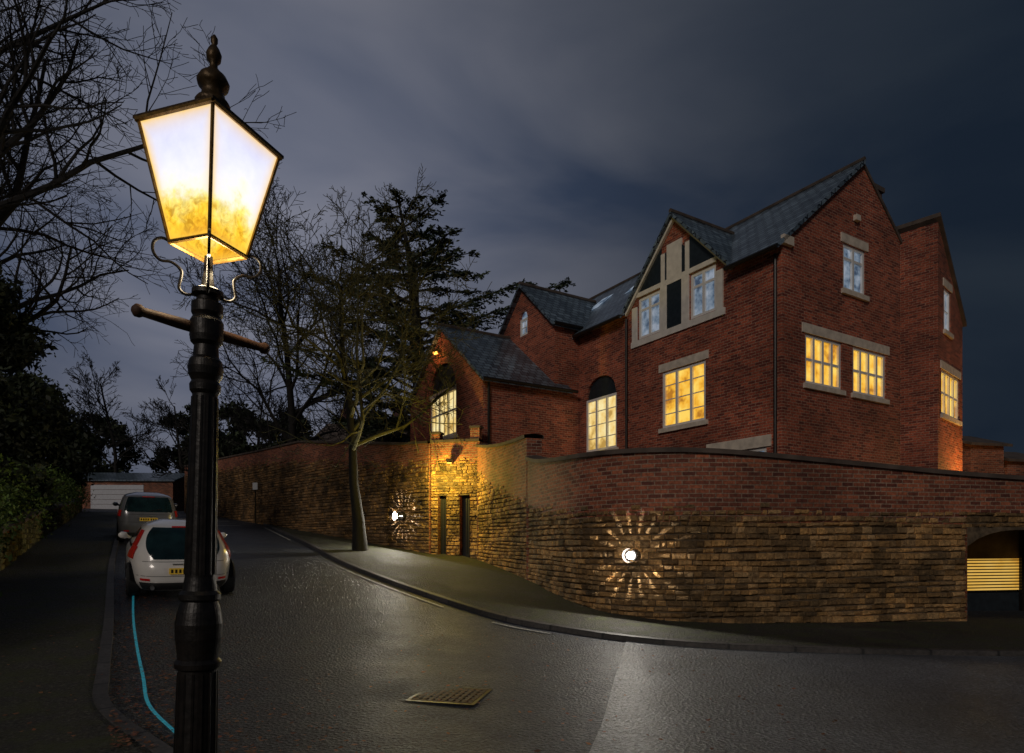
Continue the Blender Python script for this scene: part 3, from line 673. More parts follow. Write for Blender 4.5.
# ------------------------------------------------------------------ left boundary wall + hedge
LB=[(-6.9,4.0,1.1,1.1),(-7.1,6.5,1.2,1.2),(-8.15,9.2,1.4,1.4),(-11.05,13.9,1.8,1.8),(-14.85,20.1,2.5,2.5),(-20.5,29.7,3.3,3.3),(-26.4,39.2,4.1,4.1)]
linewall('garden_wall','low mossy stone wall beneath a hedge',LB,ck=1,stonecol=(.40,.60,.50),thick=.3,rows=(.12,.15),wid=(.15,.4))

# ------------------------------------------------------------------ foliage
def leafcloud(ells,n,size,flat=1.0,shell=.55,nrmz=0):
    E=np.array(ells,float); w=(E[:,3]*E[:,4]*E[:,5])**.66; w/=w.sum()
    k=rng.choice(len(E),n,p=w); u=rng.normal(size=(n,3)); u/=np.linalg.norm(u,axis=1)[:,None]
    r=shell+(1-shell)*rng.random(n)**.7; r*=1+.22*rng.normal(size=n)
    c=E[k,:3]+u*r[:,None]*E[k,3:6]
    a=rng.normal(size=(n,3)); a[:,2]*=flat; a/=np.linalg.norm(a,axis=1)[:,None]
    b=rng.normal(size=(n,3)); b[:,2]*=flat; b-=a*(a*b).sum(1)[:,None]; b/=np.linalg.norm(b,axis=1)[:,None]
    s=size*(.5+rng.random(n))[:,None]
    V=np.stack([c-a*s,c+b*s*.5,c+a*s,c-b*s*.5],1).reshape(-1,3)
    F=np.arange(n*4).reshape(-1,4)
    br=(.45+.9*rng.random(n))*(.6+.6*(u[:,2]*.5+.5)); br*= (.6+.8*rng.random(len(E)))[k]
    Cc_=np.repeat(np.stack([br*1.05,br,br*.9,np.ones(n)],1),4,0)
    return V,F,Cc_
def fastmesh(name,V,F,mat,C_,parent,inv=None):
    me=bpy.data.meshes.new(name); n=len(F)
    me.vertices.add(len(V)); me.vertices.foreach_set('co',V.ravel())
    me.loops.add(n*4); me.loops.foreach_set('vertex_index',F.ravel().astype(np.int32))
    me.polygons.add(n); me.polygons.foreach_set('loop_start',np.arange(0,n*4,4,dtype=np.int32)); me.polygons.foreach_set('loop_total',np.full(n,4,dtype=np.int32))
    me.update(calc_edges=True); me.materials.append(mat)
    ca=me.color_attributes.new('Col','FLOAT_COLOR','POINT'); ca.data.foreach_set('color',C_.ravel())
    o=bpy.data.objects.new(name,me); COL.objects.link(o)
    if parent: 
        o.parent=parent
        if inv: o.matrix_parent_inverse=inv
    return o
hp=refine([(-7.5,5.5),(-8.8,9.0),(-11.8,13.8),(-15.6,20),(-21,29.5),(-27,39)],7)
ells=[]
for p in hp:
    for _ in range(4):
        h=H(p.x,p.y); ells.append((p.x-.3+random.uniform(-.7,.7),p.y+random.uniform(-.8,.8),h+1.3+random.uniform(-.6,.5),.5+random.random()*.4,.7,.4+random.random()*.4))
hd=thing('hedge','overgrown dark green hedge above a stone wall','hedge',(-12,14,H(-12,14)))
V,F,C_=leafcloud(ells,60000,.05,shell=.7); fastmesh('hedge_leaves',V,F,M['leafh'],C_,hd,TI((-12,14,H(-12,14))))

def evergreen(x,y,h,rad,label,n=9000,size=.22,mat='leafd',zb=None,nb=26,low=.12):
    zb=H(x,y) if zb is None else zb; loc=(x,y,zb)
    r=thing('tree',label,'tree',loc)
    v,f=tubevf([(0,0,-.3),(.1,0,h*.3),(0,.1,h*.7)],[.28*h/10,.2*h/10,.06],7); mk('trunk',v,f,M['barkd'],r)
    e=[]
    for i in range(nb):
        t=random.random(); z=h*(low+.85*t); rr=rad*(1-abs(t-.35)**1.3)*.8
        a=random.random()*6.28; d=rr*math.sqrt(random.random())
        s=rad*random.uniform(.15,.34); e.append((math.cos(a)*d,math.sin(a)*d,z,s,s,s*.7))
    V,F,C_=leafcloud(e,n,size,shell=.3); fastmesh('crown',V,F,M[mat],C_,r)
evergreen(-16.5,19,8.3,3.6,'dark dense evergreen tree above the hedge',42000,.10,nb=50)
evergreen(-14.2,13.5,4.6,2.4,'dark dense evergreen tree above the hedge',26000,.08,nb=40)
evergreen(-22,26,8.2,3.6,'dark dense evergreen tree above the hedge',30000,.12,nb=45)
evergreen(-27,36,7,3.5,'dark dense evergreen tree above the hedge',16000,.16,nb=40)
for (x,y,h,r) in ((-40,62,9,4.5),(-33.5,66,11,4),(-27,62,10.5,4.2),(-21.5,60,9.5,4),(-47,66,10,5),(-16,47,5.5,2.8),(-20,49,5,3),(-24.5,56,6.5,3.2),(-10,48,8,3.6),(-6,50,8,3.5)):
    evergreen(x,y,h,r,'dark leafy tree on the skyline',9000,.2,nb=26)

# bare trees
def baretree(x,y,h,r0,label,spread=.75,levels=4,kids=(11,7,5,3),lean=(0,0),mat='bark',mat2=None,th=.28,zb=None,seed=1,tw=.006,droop=0.0,lk=(.45,.7),lk0=(.45,.7),jt=.24):
    R=random.Random(seed); zb=H(x,y)+.1 if zb is None else zb
    r=thing('bare_tree',label,'tree',(x,y,zb)); tr=Acc(); cr=Acc()
    def grow(p,d,L,rad,lv):
        ns=7 if lv==0 else (6 if lv<3 else 3); path=[p.copy()]; rads=[rad]; q=p.copy(); dd=d.copy()
        for i in range(ns):
            jit=.10 if lv==0 else jt
            dd=(dd+Vector((R.uniform(-jit,jit),R.uniform(-jit,jit),R.uniform(-jit,jit)+(.05 if lv else .08)-droop*lv*.05))).normalized()
            q=q+dd*(L/ns); path.append(q.copy()); rads.append(max(tw,rad*(1-.72*(i+1)/ns)))
        if lv==0: rads[0]=rad*1.5; rads[1]=rad*1.05
        v,f=tubevf(path,rads,(10,6,4,3,3)[min(lv,4)],cap=False); (tr if lv<1 else cr).add(v,f)
        if lv<levels:
            n=kids[lv]
            for i in range(n):
                t=(th if lv==0 else .18)+(1-(th if lv==0 else .18))*(i+R.random())/n; k=min(t*ns,ns-.01); a=int(k); pp=path[a].lerp(path[a+1],k-a)
                ax=(path[a+1]-path[a]).normalized(); o=ax.orthogonal().normalized(); o.rotate(Matrix.Rotation(R.random()*6.283+i*2.4,3,ax))
                an=R.uniform(.5,1.0)*(1.15 if lv==0 else .9)*spread/.75
                nd=(ax*math.cos(an)+o*math.sin(an)).normalized()
                ll=L*R.uniform(*lk)*(1-.45*t) if lv else L*R.uniform(*lk0)*(1.05-.6*t)
                grow(pp,nd,ll,max(tw,rads[a]*(.5 if lv==0 else .58)),lv+1)
    grow(Vector((0,0,-.3)),Vector((lean[0],lean[1],1)).normalized(),h*.9,r0,0)
    tr.mk('trunk',M[mat],r,smooth=True,uvauto=False); cr.mk('crown',M[mat2 or mat],r,uvauto=False)
    return r
baretree(-4.95,20.9,9.6,.185,'bare winter tree with lamp-lit twisting twigs on the pavement',spread=.98,seed=4,kids=(15,9,6,4),lean=(.02,0),mat2='twig',th=.38,tw=.008,lk0=(.66,.9),jt=.34)
baretree(-12.2,14.6,14.5,.30,'large bare tree with spreading dark branches',spread=.9,seed=9,kids=(14,10,7,4),mat='barkd',th=.42,tw=.006,jt=.28)
baretree(-17,20.5,16,.30,'tall bare tree with dark fine branches',spread=.9,seed=12,kids=(14,9,7,4),mat='barkd',tw=.008,th=.4,jt=.28)
baretree(-10.6,31.5,14.0,.26,'bare tree silhouetted behind the stone wall',spread=.95,seed=21,kids=(14,10,7,4),mat='barkd',tw=.011,jt=.28,lk0=(.55,.8))
baretree(-8.2,40,12,.26,'bare tree silhouetted behind the stone wall',spread=.8,seed=27,kids=(11,8,6,3),mat='barkd',tw=.014)
for i,(x,y,h) in enumerate(((-30,58,11),(-24,60,12),(-37,60,13),(-18.5,50,9),(-21,44,7))):
    baretree(x,y,h,.22,'small bare tree on the skyline',spread=.7,seed=40+i,kids=(10,7,5,3),mat='barkd',tw=.018)

# cedar
def cedar(x,y,h,zb):
    r=thing('cedar_tree','tall dark cedar with layered spreading boughs','tree',(x,y,zb)); R=random.Random(11)
    v,f=tubevf([(0,0,-.5),(.1,0,h*.4),(-.3,.1,h*.75),(-.9,0,h*.95)],[.5,.36,.18,.04],9); mk('trunk',v,f,M['barkd'],r,smooth=True)
    br=Acc(); cs=[];ds=[]
    nb=86
    for i in range(nb):
        t=i/nb; z=h*(.24+.70*t); L=(6.2*(1-t)**.45+.3)*R.choice((.45,.65,.8,1.0,1.05))*R.uniform(.85,1.1); a=i*2.4+R.uniform(-.7,.7)
        up=R.uniform(.05,.38)+.12*t; dr_=.10; dens=1
        if i in (16,26,35,44): a=R.uniform(-.2,.15); L={16:6.0,26:6.6,35:7.2,44:5.6}[i]; up=.40; dr_=.015; dens=1.3
        path=[]
        for k in range(7):
            s=k/6; path.append(Vector((math.cos(a+.12*math.sin(3*s))*L*s-.9*t*t,math.sin(a)*L*s,z+L*up*s-dr_*L*s*s+R.uniform(-.12,.12))))
        v,f=tubevf(path,[.09*(1-t*.6)*(1-.8*k/6)+.01 for k in range(7)],4); br.add(v,f)
        for k in range(int((8+L*7)*dens)):
            s=R.uniform(.2,1.0); kk=min(5,int(s*6)); q=path[kk].lerp(path[kk+1],s*6-kk)
            sd=R.choice((-1,1)); an=a+sd*R.uniform(.4,1.1); wl=(.28*L*(1.12-s)+.28)*R.uniform(.5,1.1)
            dr=Vector((math.cos(an),math.sin(an),R.uniform(-.06,.24)))
            m=int(7+wl*14)
            for j_ in range(m):
                u_=(j_+R.random())/m; c=q+dr*(wl*u_); c.z-=.12*wl*u_*u_
                cs.append((c.x+R.gauss(0,.05),c.y+R.gauss(0,.05),c.z+R.gauss(0,.04))); ds.append((dr.x+R.gauss(0,.6),dr.y+R.gauss(0,.6),R.gauss(0,.25)+.1))
    br.mk('bough',M['barkd'],r,uvauto=False)
    c=np.array(cs); a_=np.array(ds); n=len(c); a_/=np.linalg.norm(a_,axis=1)[:,None]
    b=rng.normal(size=(n,3)); b-=a_*(a_*b).sum(1)[:,None]; b/=np.linalg.norm(b,axis=1)[:,None]
    s=(.06+.08*rng.random(n))[:,None]
    V=np.stack([c-a_*s,c+b*s*.35,c+a_*s,c-b*s*.35],1).reshape(-1,3); bri=.4+1.1*rng.random(n)
    C_=np.repeat(np.stack([bri,bri,bri*.9,np.ones(n)],1),4,0)
    fastmesh('foliage',V,np.arange(n*4).reshape(-1,4),M['cedar'],C_,r)
cedar(-4.4,30,15.8,2.4)
# fallen leaves
n=2400
V=[];Cc_=[]
for i in range(n):
    if random.random()<.8:
        t=random.random()**1.3; y=4.6+9*t; x=-2.4-(y-4.6)*.62+abs(random.gauss(0,.8))-.5
    else: x=random.uniform(-6,3); y=random.uniform(4.6,9.5)
    kx=np.interp(y,[p[1] for p in LK[1:]],[p[0] for p in LK[1:]]); z=H(x,y)+(.012 if x>kx+.05 else PH+.012)
    if kx-.2<x<kx+.05: z=H(x,y)+PH+.02
    a=random.random()*6.28; s=random.uniform(.012,.032); 
    for k in range(4):
        b=a+k*1.57; rr=s*(1 if k%2 else .6); V.append((x+math.cos(b)*rr,y+math.sin(b)*rr,z+random.uniform(0,.012)))
    g=random.uniform(.4,1.3); Cc_+= [(g,g*random.uniform(.7,1.1),g,1)]*4
lv=fastmesh('fallen_leaves',np.array(V),np.arange(n*4).reshape(-1,4),M['leafdead'],np.array(Cc_),None); lv['kind']='stuff'; lv['label']='scattered brown fallen leaves on the wet asphalt'; lv['category']='leaves'

# ------------------------------------------------------------------ cars
def car(name,label,cat,x,y,lev,n,paint,gl,tails,plate_z,wheels,side,sc=1.0):
    z0=H(x,y)+.004
    hd=math.atan2(A.y,A.x)-math.pi/2
    r=thing(name,label,cat,(x,y,z0),hd,group='cars parked along the kerb')
    pitch=math.atan((H(x+A.x*2,y+A.y*2)-H(x,y))/2); r.rotation_euler=(pitch,0,hd); r.scale=(sc,sc,sc)
    L=np.array(lev)
    def prm(z):
        zz=np.array([z-.04,z-.02,z,z+.02,z+.04]); return [float(np.interp(zz,L[:,0],L[:,k]).mean()) for k in (1,2,3)]
    def rear(x_,z,off=0):
        w,yr,yf=prm(z); hl=(yf-yr)/2; yc=(yf+yr)/2; k=max(0,1-abs(x_/w)**n); return yc-hl*k**(1/n)
    def sidex(y_,z):
        w,yr,yf=prm(z); hl=(yf-yr)/2; yc=(yf+yr)/2; k=max(0,1-abs((y_-yc)/hl)**n); return w*k**(1/n)
    zs=np.linspace(L[0,0],L[-1,0],52); NT_=120; V=[];F=[]
    for z in zs:
        w,yr,yf=prm(z); hl=(yf-yr)/2; yc=(yf+yr)/2
        for k in range(NT_):
            th=2*math.pi*k/NT_; c,s=math.cos(th),math.sin(th); m=(abs(c)**n+abs(s)**n)**(-1/n)
            V.append((w*c*m,yc+hl*s*m,z))
    for i in range(len(zs)-1):
        for k in range(NT_): F.append((i*NT_+k,i*NT_+(k+1)%NT_,(i+1)*NT_+(k+1)%NT_,(i+1)*NT_+k))
    F.append(tuple(range(len(V)-NT_,len(V)))); F.append(tuple(reversed(range(NT_))))
    mk('body',V,F,paint,r,smooth=True)
    def rpatch(nm,xa,xb,za,zb,mat,off=.008,parent=r,nx=20,nz_=14,fx=None):
        V=[];F=[]
        for j in range(nz_+1):
            z=za+(zb-za)*j/nz_; a_,b_=(xa,xb) if fx is None else fx(j/nz_); w=prm(z)[0]
            for i in range(nx+1):
                xx=w*(a_+(b_-a_)*i/nx); e=.004
                p=Vector((xx,rear(xx,z),z)); px=Vector((xx+e,rear(xx+e,z),z)) ; pz=Vector((xx,rear(xx,z+e),z+e))
                nn=(px-p).cross(pz-p); nn.normalize(); 
                if nn.y>0: nn=-nn
                V.append(p+nn*off)
        for j in range(nz_):
            for i in range(nx): q=j*(nx+1)+i; F.append((q,q+1,q+nx+2,q+nx+1))
        return mk(nm,V,F,mat,parent,smooth=True)
    def spatch(nm,s,ya,yb,za,zb,mat,off=.008,sl=(0,0)):
        V=[];F=[];ny,nz_=12,8
        for j in range(nz_+1):
            z=za+(zb-za)*j/nz_
            for i in range(ny+1):
                t=j/nz_; y0_=ya+sl[0]*t; y1_=yb+sl[1]*t; yy=y0_+(y1_-y0_)*i/ny
                V.append((s*(sidex(yy,z)+off),yy,z))
        for j in range(nz_):
            for i in range(ny): q=j*(ny+1)+i; f=(q,q+1,q+ny+2,q+ny+1); F.append(f if s>0 else f[::-1])
        mk(nm,V,F,mat,r,smooth=True)
    rpatch('rear_window',-gl[0],gl[0],gl[1],gl[2],M['carglass'],fx=lambda t:(-gl[0]+gl[3]*(1-t)**2+gl[4]*t**3,gl[0]-gl[3]*(1-t)**2-gl[4]*t**3))
    rpatch('bumper_trim',-.8,.8,L[0,0]+.02,L[0,0]+.16,M['carplastic'],.012)
    rpatch('tailgate_seam',-.74,.74,plate_z+.155,plate_z+.163,M['black'],.003,nz_=1)
    rpatch('bumper_seam',-.93,.93,plate_z-.10,plate_z-.092,M['black'],.003,nz_=1)
    for s in (-1,1):
        for ti,(xa,xb,za,zb) in enumerate(tails): rpatch('tail_light',s*xa,s*xb,za,zb,M['tail'],.014,nx=6)
        spatch('side_window',s,side[0],side[1],side[2],side[3],M['carglass'],sl=(.25,-.35))
    yp=rear(0,plate_z)-.02
    a=Acc(); a.bx(-.26,.26,yp-.012,yp,plate_z-.055,plate_z+.055); pl_=a.mk('number_plate',M['plate'],r)
    for i,xx in enumerate((-.21,-.145,-.08,-.015,.075,.14,.205)):
        a=Acc(); a.bx(xx-.018,xx+.018,yp-.016,yp-.0125,plate_z-.032,plate_z+.032); a.mk('plate_character',M['black'],pl_)
    for wy in wheels[:2]:
        for s in (-1,1):
            xw=s*(prm(.35)[0]-.09); R_=wheels[2]
            prof=[(R_*.62,-.11),(R_*.93,-.11),(R_,-.08),(R_,.08),(R_*.93,.11),(R_*.62,.11)]; v,f=lathe(prof,0,0,28)
            v=[(xw+p[2]*1.0,wy+p[0],R_+p[1]) for p in v]; wo_=mk('wheel',v,f,M['tyre'],r,smooth=False)
            v,f=lathe([(R_*.62,-.112),(R_*.6,-.09),(.05,-.1),(.04,-.115)],0,0,20); v=[(xw-s*p[2]*1.03,wy+p[0],R_+p[1]) for p in v]; mk('rim',v,f,M['rim'],wo_)
            V=[(s*(sidex(wy,.4)+.006),wy,R_)]; N=20
            for k in range(N+1):
                an=math.pi*k/N; zz=R_+.06+(R_+.05-.02)*math.sin(an)*.95; V.append((s*(sidex(wy,min(max(zz,.2),.8))+.006),wy+math.cos(an)*(R_+.06),zz-.03))
            F=[(0,k,k+1) if s>0 else (0,k+1,k) for k in range(1,N+1)]
            mk('wheel_arch',V,F,M['carplastic'],r)
    for s in (-1,1):
        mv=side[1]-.25; x0=s*.88; v,f=tubevf([(x0-s*.06,mv+.06,side[2]+.02),(x0+s*.0,mv+.06,side[2]+.05),(x0+s*.04,mv+.05,side[2]+.07),(x0+s*.12,mv+.05,side[2]+.08),(x0+s*.16,mv+.06,side[2]+.08)],[.02,.035,.075,.07,.03],10); mk('wing_mirror',v,f,paint,r,smooth=True)
        v,f=tubevf([(s*.52,.3,.24),(s*.52,-.02,.24)],.035,10); mk('exhaust',v,f,M['rim'],r)
        rpatch('rear_reflector',s*.62,s*.78,L[0,0]+.19,L[0,0]+.23,M['tail'],.012,nx=4,nz_=2)
    a=Acc(); yb=rear(0,gl[2]+.02)-.02; a.bx(-.18,.18,yb-.02,yb+.04,gl[2]+.01,gl[2]+.035); a.mk('brake_light',M['tail'],r)
    v,f=tubevf([(.0,rear(0,gl[1]+.04)-.03,gl[1]+.04),(.38,rear(.38,gl[1]+.10)-.03,gl[1]+.10)],.012,5); mk('wiper',v,f,M['black'],r)
    hz=plate_z+.11; a=Acc(); a.bx(-.2,.2,rear(0,hz)-.02,rear(0,hz)+.02,hz,hz+.02); a.mk('tailgate_handle',M['rim'],r)
    return r
lev=[(.17,.80,.16,4.1),(.24,.86,.07,4.2),(.32,.89,.02,4.22),(.50,.905,0,4.25),(.62,.91,.03,4.22),(.74,.905,.10,4.1),(.82,.885,.13,3.7),(.89,.85,.17,3.2),(.96,.805,.22,2.95),(1.05,.755,.30,2.75),(1.14,.715,.39,2.55),(1.23,.665,.52,2.3),(1.30,.61,.66,2.1),(1.35,.53,.82,1.95),(1.38,.41,1.0,1.8),(1.395,.23,1.15,1.7)]
car('parked_car','white hatchback with large glass tailgate parked by kerb','car',-5.80,11.35,lev,4,M['carwhite'],(.88,.74,1.28,.34,.10),[(.89,.975,.72,.94),(.92,.985,.94,1.22)],.54,(.75,3.35,.315),(.95,2.95,.90,1.24),.97)
lev2=[(.22,.82,.12,4.3),(.30,.88,.04,4.4),(.40,.905,.01,4.42),(.6,.915,0,4.45),(.8,.91,.03,4.4),(.95,.90,.05,4.1),(1.05,.88,.08,3.5),(1.15,.85,.12,3.2),(1.35,.79,.20,2.8),(1.50,.74,.28,2.5),(1.58,.69,.36,2.35),(1.63,.60,.5,2.2),(1.66,.46,.7,2.1),(1.68,.28,.9,2.0)]
car('parked_car','grey estate car parked further up the hill','car',-11.75,20.7,lev2,6,M['cargrey'],(.82,1.06,1.54,.02,.02),[(.88,.97,.90,1.10)],.82,(.85,3.5,.34),(.6,3.0,1.13,1.5),.97)

# ------------------------------------------------------------------ street lamp (leans slightly)
LX,LY=-1.322,2.64; LL=(LX,LY,PH); lamp=thing('street_lamp','old cast iron gas street lamp with glowing lantern','street lamp',LL); LI=TI(LL)
lamp.rotation_euler=(0,.0262,0)
prof=[(.17,PH),(.17,.2),(.15,.24),(.13,.28),(.125,.45),(.14,.48),(.14,.52),(.10,.57),(.085,.62),(.078,.70),(.074,.95),(.073,1.07),(.088,1.08),(.09,1.10),(.078,1.115),(.08,1.14),(.088,1.20),(.090,1.26),(.082,1.31),(.070,1.35),(.080,1.36),(.080,1.38),(.066,1.395),(.058,1.45),(.048,2.20),(.058,2.215),(.060,2.24),(.052,2.255),(.064,2.28),(.068,2.31),(.062,2.34),(.050,2.355),(.046,2.40),(.060,2.415),(.064,2.44),(.064,2.50),(.053,2.52),(.060,2.535),(.060,2.575),(.044,2.585),(.040,2.60),(.060,2.61),(.060,2.628),(.026,2.645),(.018,2.70),(.016,2.77)]
v,f=lathe(prof,LX,LY,40)
post=mk('post',v,f,M['iron'],lamp,inv=LI,smooth=False)
for z0_,z1_,r0_,r1_,nf in ((1.46,2.19,.0565,.0465,14),(.62,1.06,.079,.072,14)):
    a=Acc()
    for k in range(nf):
        an=2*math.pi*k/nf; v,f=tubevf([(LX+math.cos(an)*r0_,LY+math.sin(an)*r0_,z0_),(LX+math.cos(an)*r1_,LY+math.sin(an)*r1_,z1_)],.0055,5); a.add(v,f)
    a.mk('fluting',M['iron'],post)
e0=Vector((-1.505,2.43,2.475)); e1=Vector((-1.175,2.92,2.475)); dv=(e1-e0)
v,f=tubevf([e0,e0+dv*.02,e0+dv*.05,e0+dv*.07,e0+dv*.3,e0+dv*.7,e0+dv*.93,e0+dv*.95,e0+dv*.98,e1],[.012,.025,.025,.018,.023,.023,.018,.025,.025,.012],12)
mk('ladder_bar',v,f,M['wood'],lamp,inv=LI,smooth=True)
yaw=math.radians(-64); zb,zt=2.80,3.255; hb,ht=.145,.262
def cor(k,r_,z): an=yaw+k*math.pi/2; return Vector((LX+math.cos(an)*r_,LY+math.sin(an)*r_,z))
a=Acc()
for k in range(4):
    v,f=tubevf([cor(k,hb,zb),cor(k,ht,zt)],.0075,6); a.add(v,f)
    v,f=tubevf([cor(k,hb,zb),cor(k+1,hb,zb)],.009,6); a.add(v,f)
    v,f=tubevf([cor(k,ht+.008,zt),cor(k+1,ht+.008,zt)],.010,6); a.add(v,f)
frm=a.mk('lantern_frame',M['goldbar'],lamp,inv=LI)
def lantmat():
    T=NT('glowing_lantern_glass'); g_=T.n('ShaderNodeNewGeometry').outputs['Position']; s=T.n('ShaderNodeSeparateXYZ',{0:g_})
    z=T.n('ShaderNodeMapRange',{0:s.outputs[2],1:zb,2:zt,3:0.0,4:1.0}).outputs[0]
    uv=T.n('ShaderNodeUVMap',uv_map='UVMap').outputs[0]; u=T.n('ShaderNodeSeparateXYZ',{0:uv}).outputs[0]
    edge=T.math('ABSOLUTE',T.math('SUBTRACT',u,.5)); edge=T.math('MULTIPLY',edge,2.0)
    zt_=T.math('ABSOLUTE',T.math('SUBTRACT',z,.5)); zt_=T.math('MULTIPLY',zt_,2.0); edge=T.math('MAXIMUM',edge,zt_)
    nz=T.n('ShaderNodeTexNoise',{'Vector':g_,'Scale':9.0,'Detail':5.0,'Roughness':.6}).outputs[0]
    vo=T.n('ShaderNodeTexNoise',{'Vector':g_,'Scale':24.0,'Detail':4.0,'Roughness':.6,'Distortion':1.0}).outputs[0]
    zz=T.math('ADD',z,T.math('MULTIPLY',T.math('SUBTRACT',nz,.5),.7))
    c=T.ramp(zz,[(.0,c4(.85,.38,.01)),(.14,c4(1.0,.62,.05)),(.28,c4(1.0,.84,.25)),(.40,c4(1.0,.94,.80)),(.55,c4(.90,.90,1.0)),(1.0,c4(.70,.72,.97))])
    mod=T.ramp(vo,[(.36,c4(.45,.30,.08)),(.52,c4(1,.95,.75)),(.60,c4(1.25,1.2,1.0))])
    lowm=T.ramp(zz,[(.18,c4(1,1,1)),(.38,c4(0,0,0))])
    c2=T.mix(1.0,c,mod,'MULTIPLY'); c=T.mix(T.math('MULTIPLY',lowm,.75),c,c2)
    em_=T.math('POWER',edge,8.0); em_=T.math('MULTIPLY',em_,T.math('ADD',nz,.5)); c=T.mix(T.math('MULTIPLY',em_,1.0,True),c,c4(1.0,.62,.08))
    e=T.n('ShaderNodeEmission',{'Color':c,'Strength':1.08}).outputs[0]
    return T.out(e)
LM=lantmat()
for k in range(4):
    V=[cor(k,hb-.004,zb+.005),cor(k+1,hb-.004,zb+.005),cor(k+1,ht-.006,zt-.005),cor(k,ht-.006,zt-.005)]
    N=8; VV=[];FF=[];UV=[]
    for i in range(N+1):
        VV.append(V[0].lerp(V[1],i/N)); VV.append(V[3].lerp(V[2],i/N))
    for i in range(N):
        FF.append((2*i,2*i+2,2*i+3,2*i+1)); UV+=[(i/N,0),((i+1)/N,0),((i+1)/N,1),(i/N,1)]
    mk('lantern_glass',VV,FF,LM,lamp,uvs=UV,inv=LI)
V=[cor(k,ht+.02,zt+.012) for k in range(4)]+[cor(k,.06,zt+.13) for k in range(4)]+[cor(k,ht+.02,zt+.0) for k in range(4)]
F=[(k,(k+1)%4,4+(k+1)%4,4+k) for k in range(4)]+[(8+k,8+(k+1)%4,(k+1)%4,k) for k in range(4)]+[(11,10,9,8)]
mk('lantern_roof',V,F,M['gold'],lamp,inv=LI)
zr=zt+.13
fp=[(.062,zr-.01),(.068,zr+.015),(.058,zr+.03),(.045,zr+.04),(.042,zr+.07),(.058,zr+.085),(.063,zr+.105),(.05,zr+.13),(.028,zr+.15),(.016,zr+.165),(.015,zr+.18),(.027,zr+.195),(.030,zr+.22),(.022,zr+.24),(.009,zr+.26),(.014,zr+.27),(.014,zr+.285),(.005,zr+.30)]
v,f=lathe(fp,LX,LY,20); mk('finial',v,f,M['gold'],lamp,inv=LI,smooth=True)
for k in range(4):
    an=yaw+k*math.pi/2; c_,s_=math.cos(an),math.sin(an)
    pth=[]
    for r_,z in ((.045,2.61),(.08,2.60),(.105,2.62),(.10,2.66),(.10,2.695),(.135,2.72),(.175,2.72),(.20,2.75),(.198,2.79),(.17,2.81),(.14,2.80)):
        pth.append(Vector((LX+c_*r_,LY+s_*r_,z)))
    P_=[]
    for i in range(len(pth)-1):
        p0=pth[max(i-1,0)];p1=pth[i];p2=pth[i+1];p3=pth[min(i+2,len(pth)-1)]
        for q in range(4):
            t=q/4; P_.append(.5*((2*p1)+(p2-p0)*t+(2*p0-5*p1+4*p2-p3)*t*t+(3*p1-p0-3*p2+p3)*t**3))
    v,f=tubevf(P_,.006,6); mk('lantern_bracket',v,f,M['iron'],lamp,inv=LI)

# ------------------------------------------------------------------ lights
def plight(name,loc,e,col,r=.05,parent=None):
    l=bpy.data.lights.new(name,'POINT'); l.energy=e; l.color=col; l.shadow_soft_size=r
    o=bpy.data.objects.new(name,l); o.location=loc; COL.objects.link(o)
    return o
plight('lantern_light',(LX+.075,LY,2.72),10,(1,.80,.5),.08)
def wall_lamp(loc,n,label):
    r=thing('wall_lamp',label,'wall lamp',loc,math.atan2(n.y,n.x),group='bulkhead lamps on the stone wall')
    a=Acc(); v,f=tubevf([(0,0,0),(.04,0,0)],[.09,.085],20); a.add(v,f); a.mk('bracket',M['iron'],r)
    v,f=tubevf([(.04,0,0),(.14,0,0),(.15,0,0),(.19,0,0),(.205,0,0)],[.02,.02,.065,.065,.03],16); mk('bulb',v,f,M['bulb'],r,smooth=True)
    a=Acc(); nf=18  # fins added to throw the lamp's light as radial streaks
    for k in range(nf):
        an=2*math.pi*(k+.5)/nf; hw=math.pi/nf*(.86 if k%2 else .92)
        p=[Vector((0,math.cos(an+s*hw)*.12,math.sin(an+s*hw)*.12)) for s in (-1,1)]
        a.add([p[0]+Vector((-.03,0,0)),p[1]+Vector((-.03,0,0)),p[1]+Vector((.19,0,0)),p[0]+Vector((.19,0,0))],[(0,1,2,3)])
    # added solid rim band above the slots limits how far the rays reach
    N=36
    for k in range(N):
        q=[Vector((0,math.cos(2*math.pi*(k+s)/N)*.1205,math.sin(2*math.pi*(k+s)/N)*.1205)) for s in (0,1)]
        a.add([q[0]+Vector((.188,0,0)),q[1]+Vector((.188,0,0)),q[1]+Vector((.245,0,0)),q[0]+Vector((.245,0,0))],[(0,1,2,3)])
    a.mk('light_louvre',M['iron'],r)
    return r
root,pos,nrm,I,LT,fr=wr
k_=min(np.arange(0,LT,.02),key=lambda L:abs(pos(L).x/pos(L).y-.1935)+(pos(L).y>14)*5)
p=Vector(fr(k_,.085,1.34)); n_=nrm(k_); w1=wall_lamp(p,n_,'bright round bulkhead lamp on the stone wall')
plight('wall_lamp_light',(p.x+n_.x*.235,p.y+n_.y*.235,p.z),110,(1,.93,.82),.008)
root,pos,nrm,I,LT,fr=fw
k_=min(np.arange(0,LT,.02),key=lambda L:abs(pos(L).x/pos(L).y+.167)); q=Vector(fr(k_,.085,2.42)); n_=nrm(k_)
r2=w1.copy(); r2.location=q; r2.rotation_euler=(0,0,math.atan2(n_.y,n_.x)); COL.objects.link(r2); r2.scale=(1.3,1.3,1.3)
for ch_ in list(w1.children):
    c2=ch_.copy(); c2.parent=r2; COL.objects.link(c2)
plight('wall_lamp_light',(q.x+n_.x*.305,q.y+n_.y*.305,q.z),260,(1,.93,.80),.010)
root,pos,nrm,I,LT,fr=gw
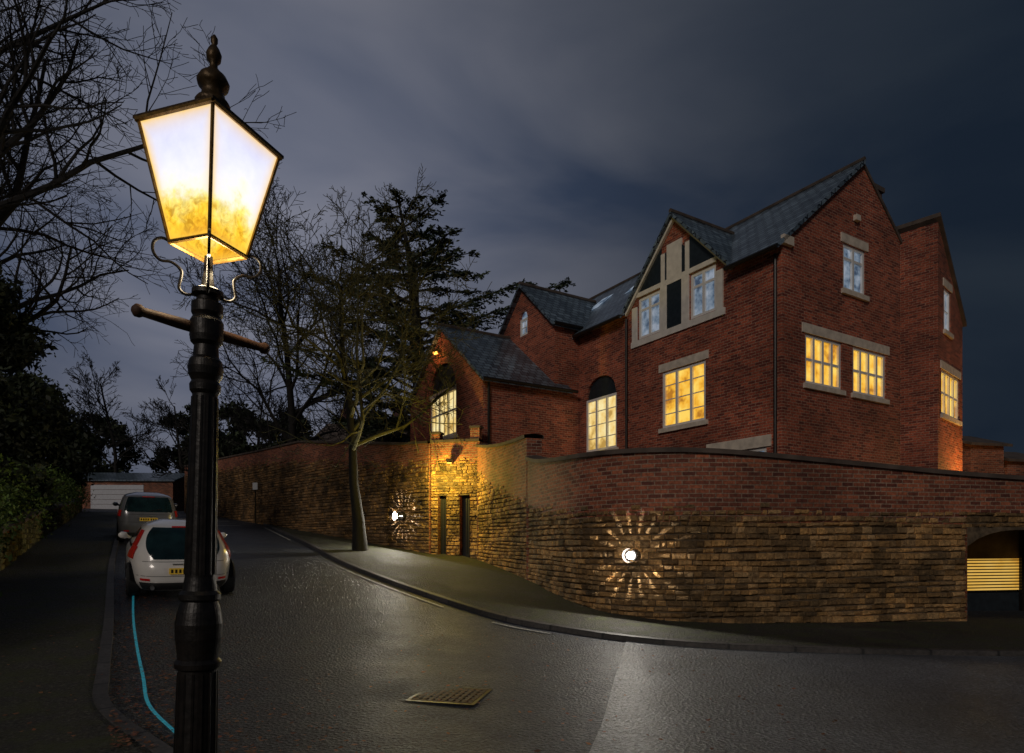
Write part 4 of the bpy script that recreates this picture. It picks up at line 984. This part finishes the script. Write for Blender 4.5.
fl=Vector(fr(.9,.35,4.05)); fr_=thing('floodlight','small amber floodlight above the gateway doors','lamp',fl)
a=Acc(); a.bx(-.08,.08,-.05,.3,0,.05); a.bx(-.1,.1,-.1,.05,.05,.12); a.mk('housing',M['iron'],fr_)
a=Acc(); a.bx(-.07,.07,-.08,.02,-.012,-.004); a.mk('lens',M['bulbo'],fr_)
plight('gateway_light',(fl.x-.35,fl.y-.5,fl.z-.5),190,(1,.76,.12),.06)
cl_=PD+A*3.4+nL*.15+Vector((0,0,8.55)); lr=thing('security_lamp','small amber lamp on the low gable','lamp',cl_)
v,f=tubevf([(0,0,-.06),(0,0,-.02),(0,0,.03),(0,0,.07)],[.03,.09,.09,.03],10); mk('bulb',v,f,M['bulbo'],lr)
a=Acc(); a.bx(-.04,.15,-.02,.1,.07,.11); a.mk('bracket',M['iron'],lr)
plight('security_light',(cl_.x-.25,cl_.y-.2,cl_.z),9,(1,.45,.12),.05)
plight('yard_light',(15.4,20.2,3.6),120,(1,.52,.12),.1)
yl=thing('yard_lamp','amber yard lamp on a short post','lamp',(15.4,20.2,2.3)); v,f=tubevf([(0,0,0),(0,0,1.0)],.04,8); mk('post',v,f,M['iron'],yl)
v,f=tubevf([(0,0,1.0),(0,0,1.05),(0,0,1.15),(0,0,1.18)],[.03,.08,.08,.03],10); mk('bulb',v,f,M['bulbo'],yl)
sg=thing('road_sign','small white sign on slim grey post','sign',(-12.95,32.3,H(-12.95,32.3)+PH)); v,f=tubevf([(0,0,0),(0,0,2.1)],.035,8); mk('post',v,f,M['iron'],sg)
a=Acc(); a.bx(-.12,.12,-.05,-.035,1.7,2.05); a.mk('sign_plate',M['garage'],sg)

# ------------------------------------------------------------------ camera
cam=bpy.data.cameras.new('camera'); cam.lens=22.5; cam.sensor_width=36; cam.shift_y=.16; cam.clip_end=2000; cam.clip_start=.05
co_=bpy.data.objects.new('camera',cam); co_.location=(0,0,1.6); co_.rotation_euler=(math.radians(90),0,0); COL.objects.link(co_); scene.camera=co_
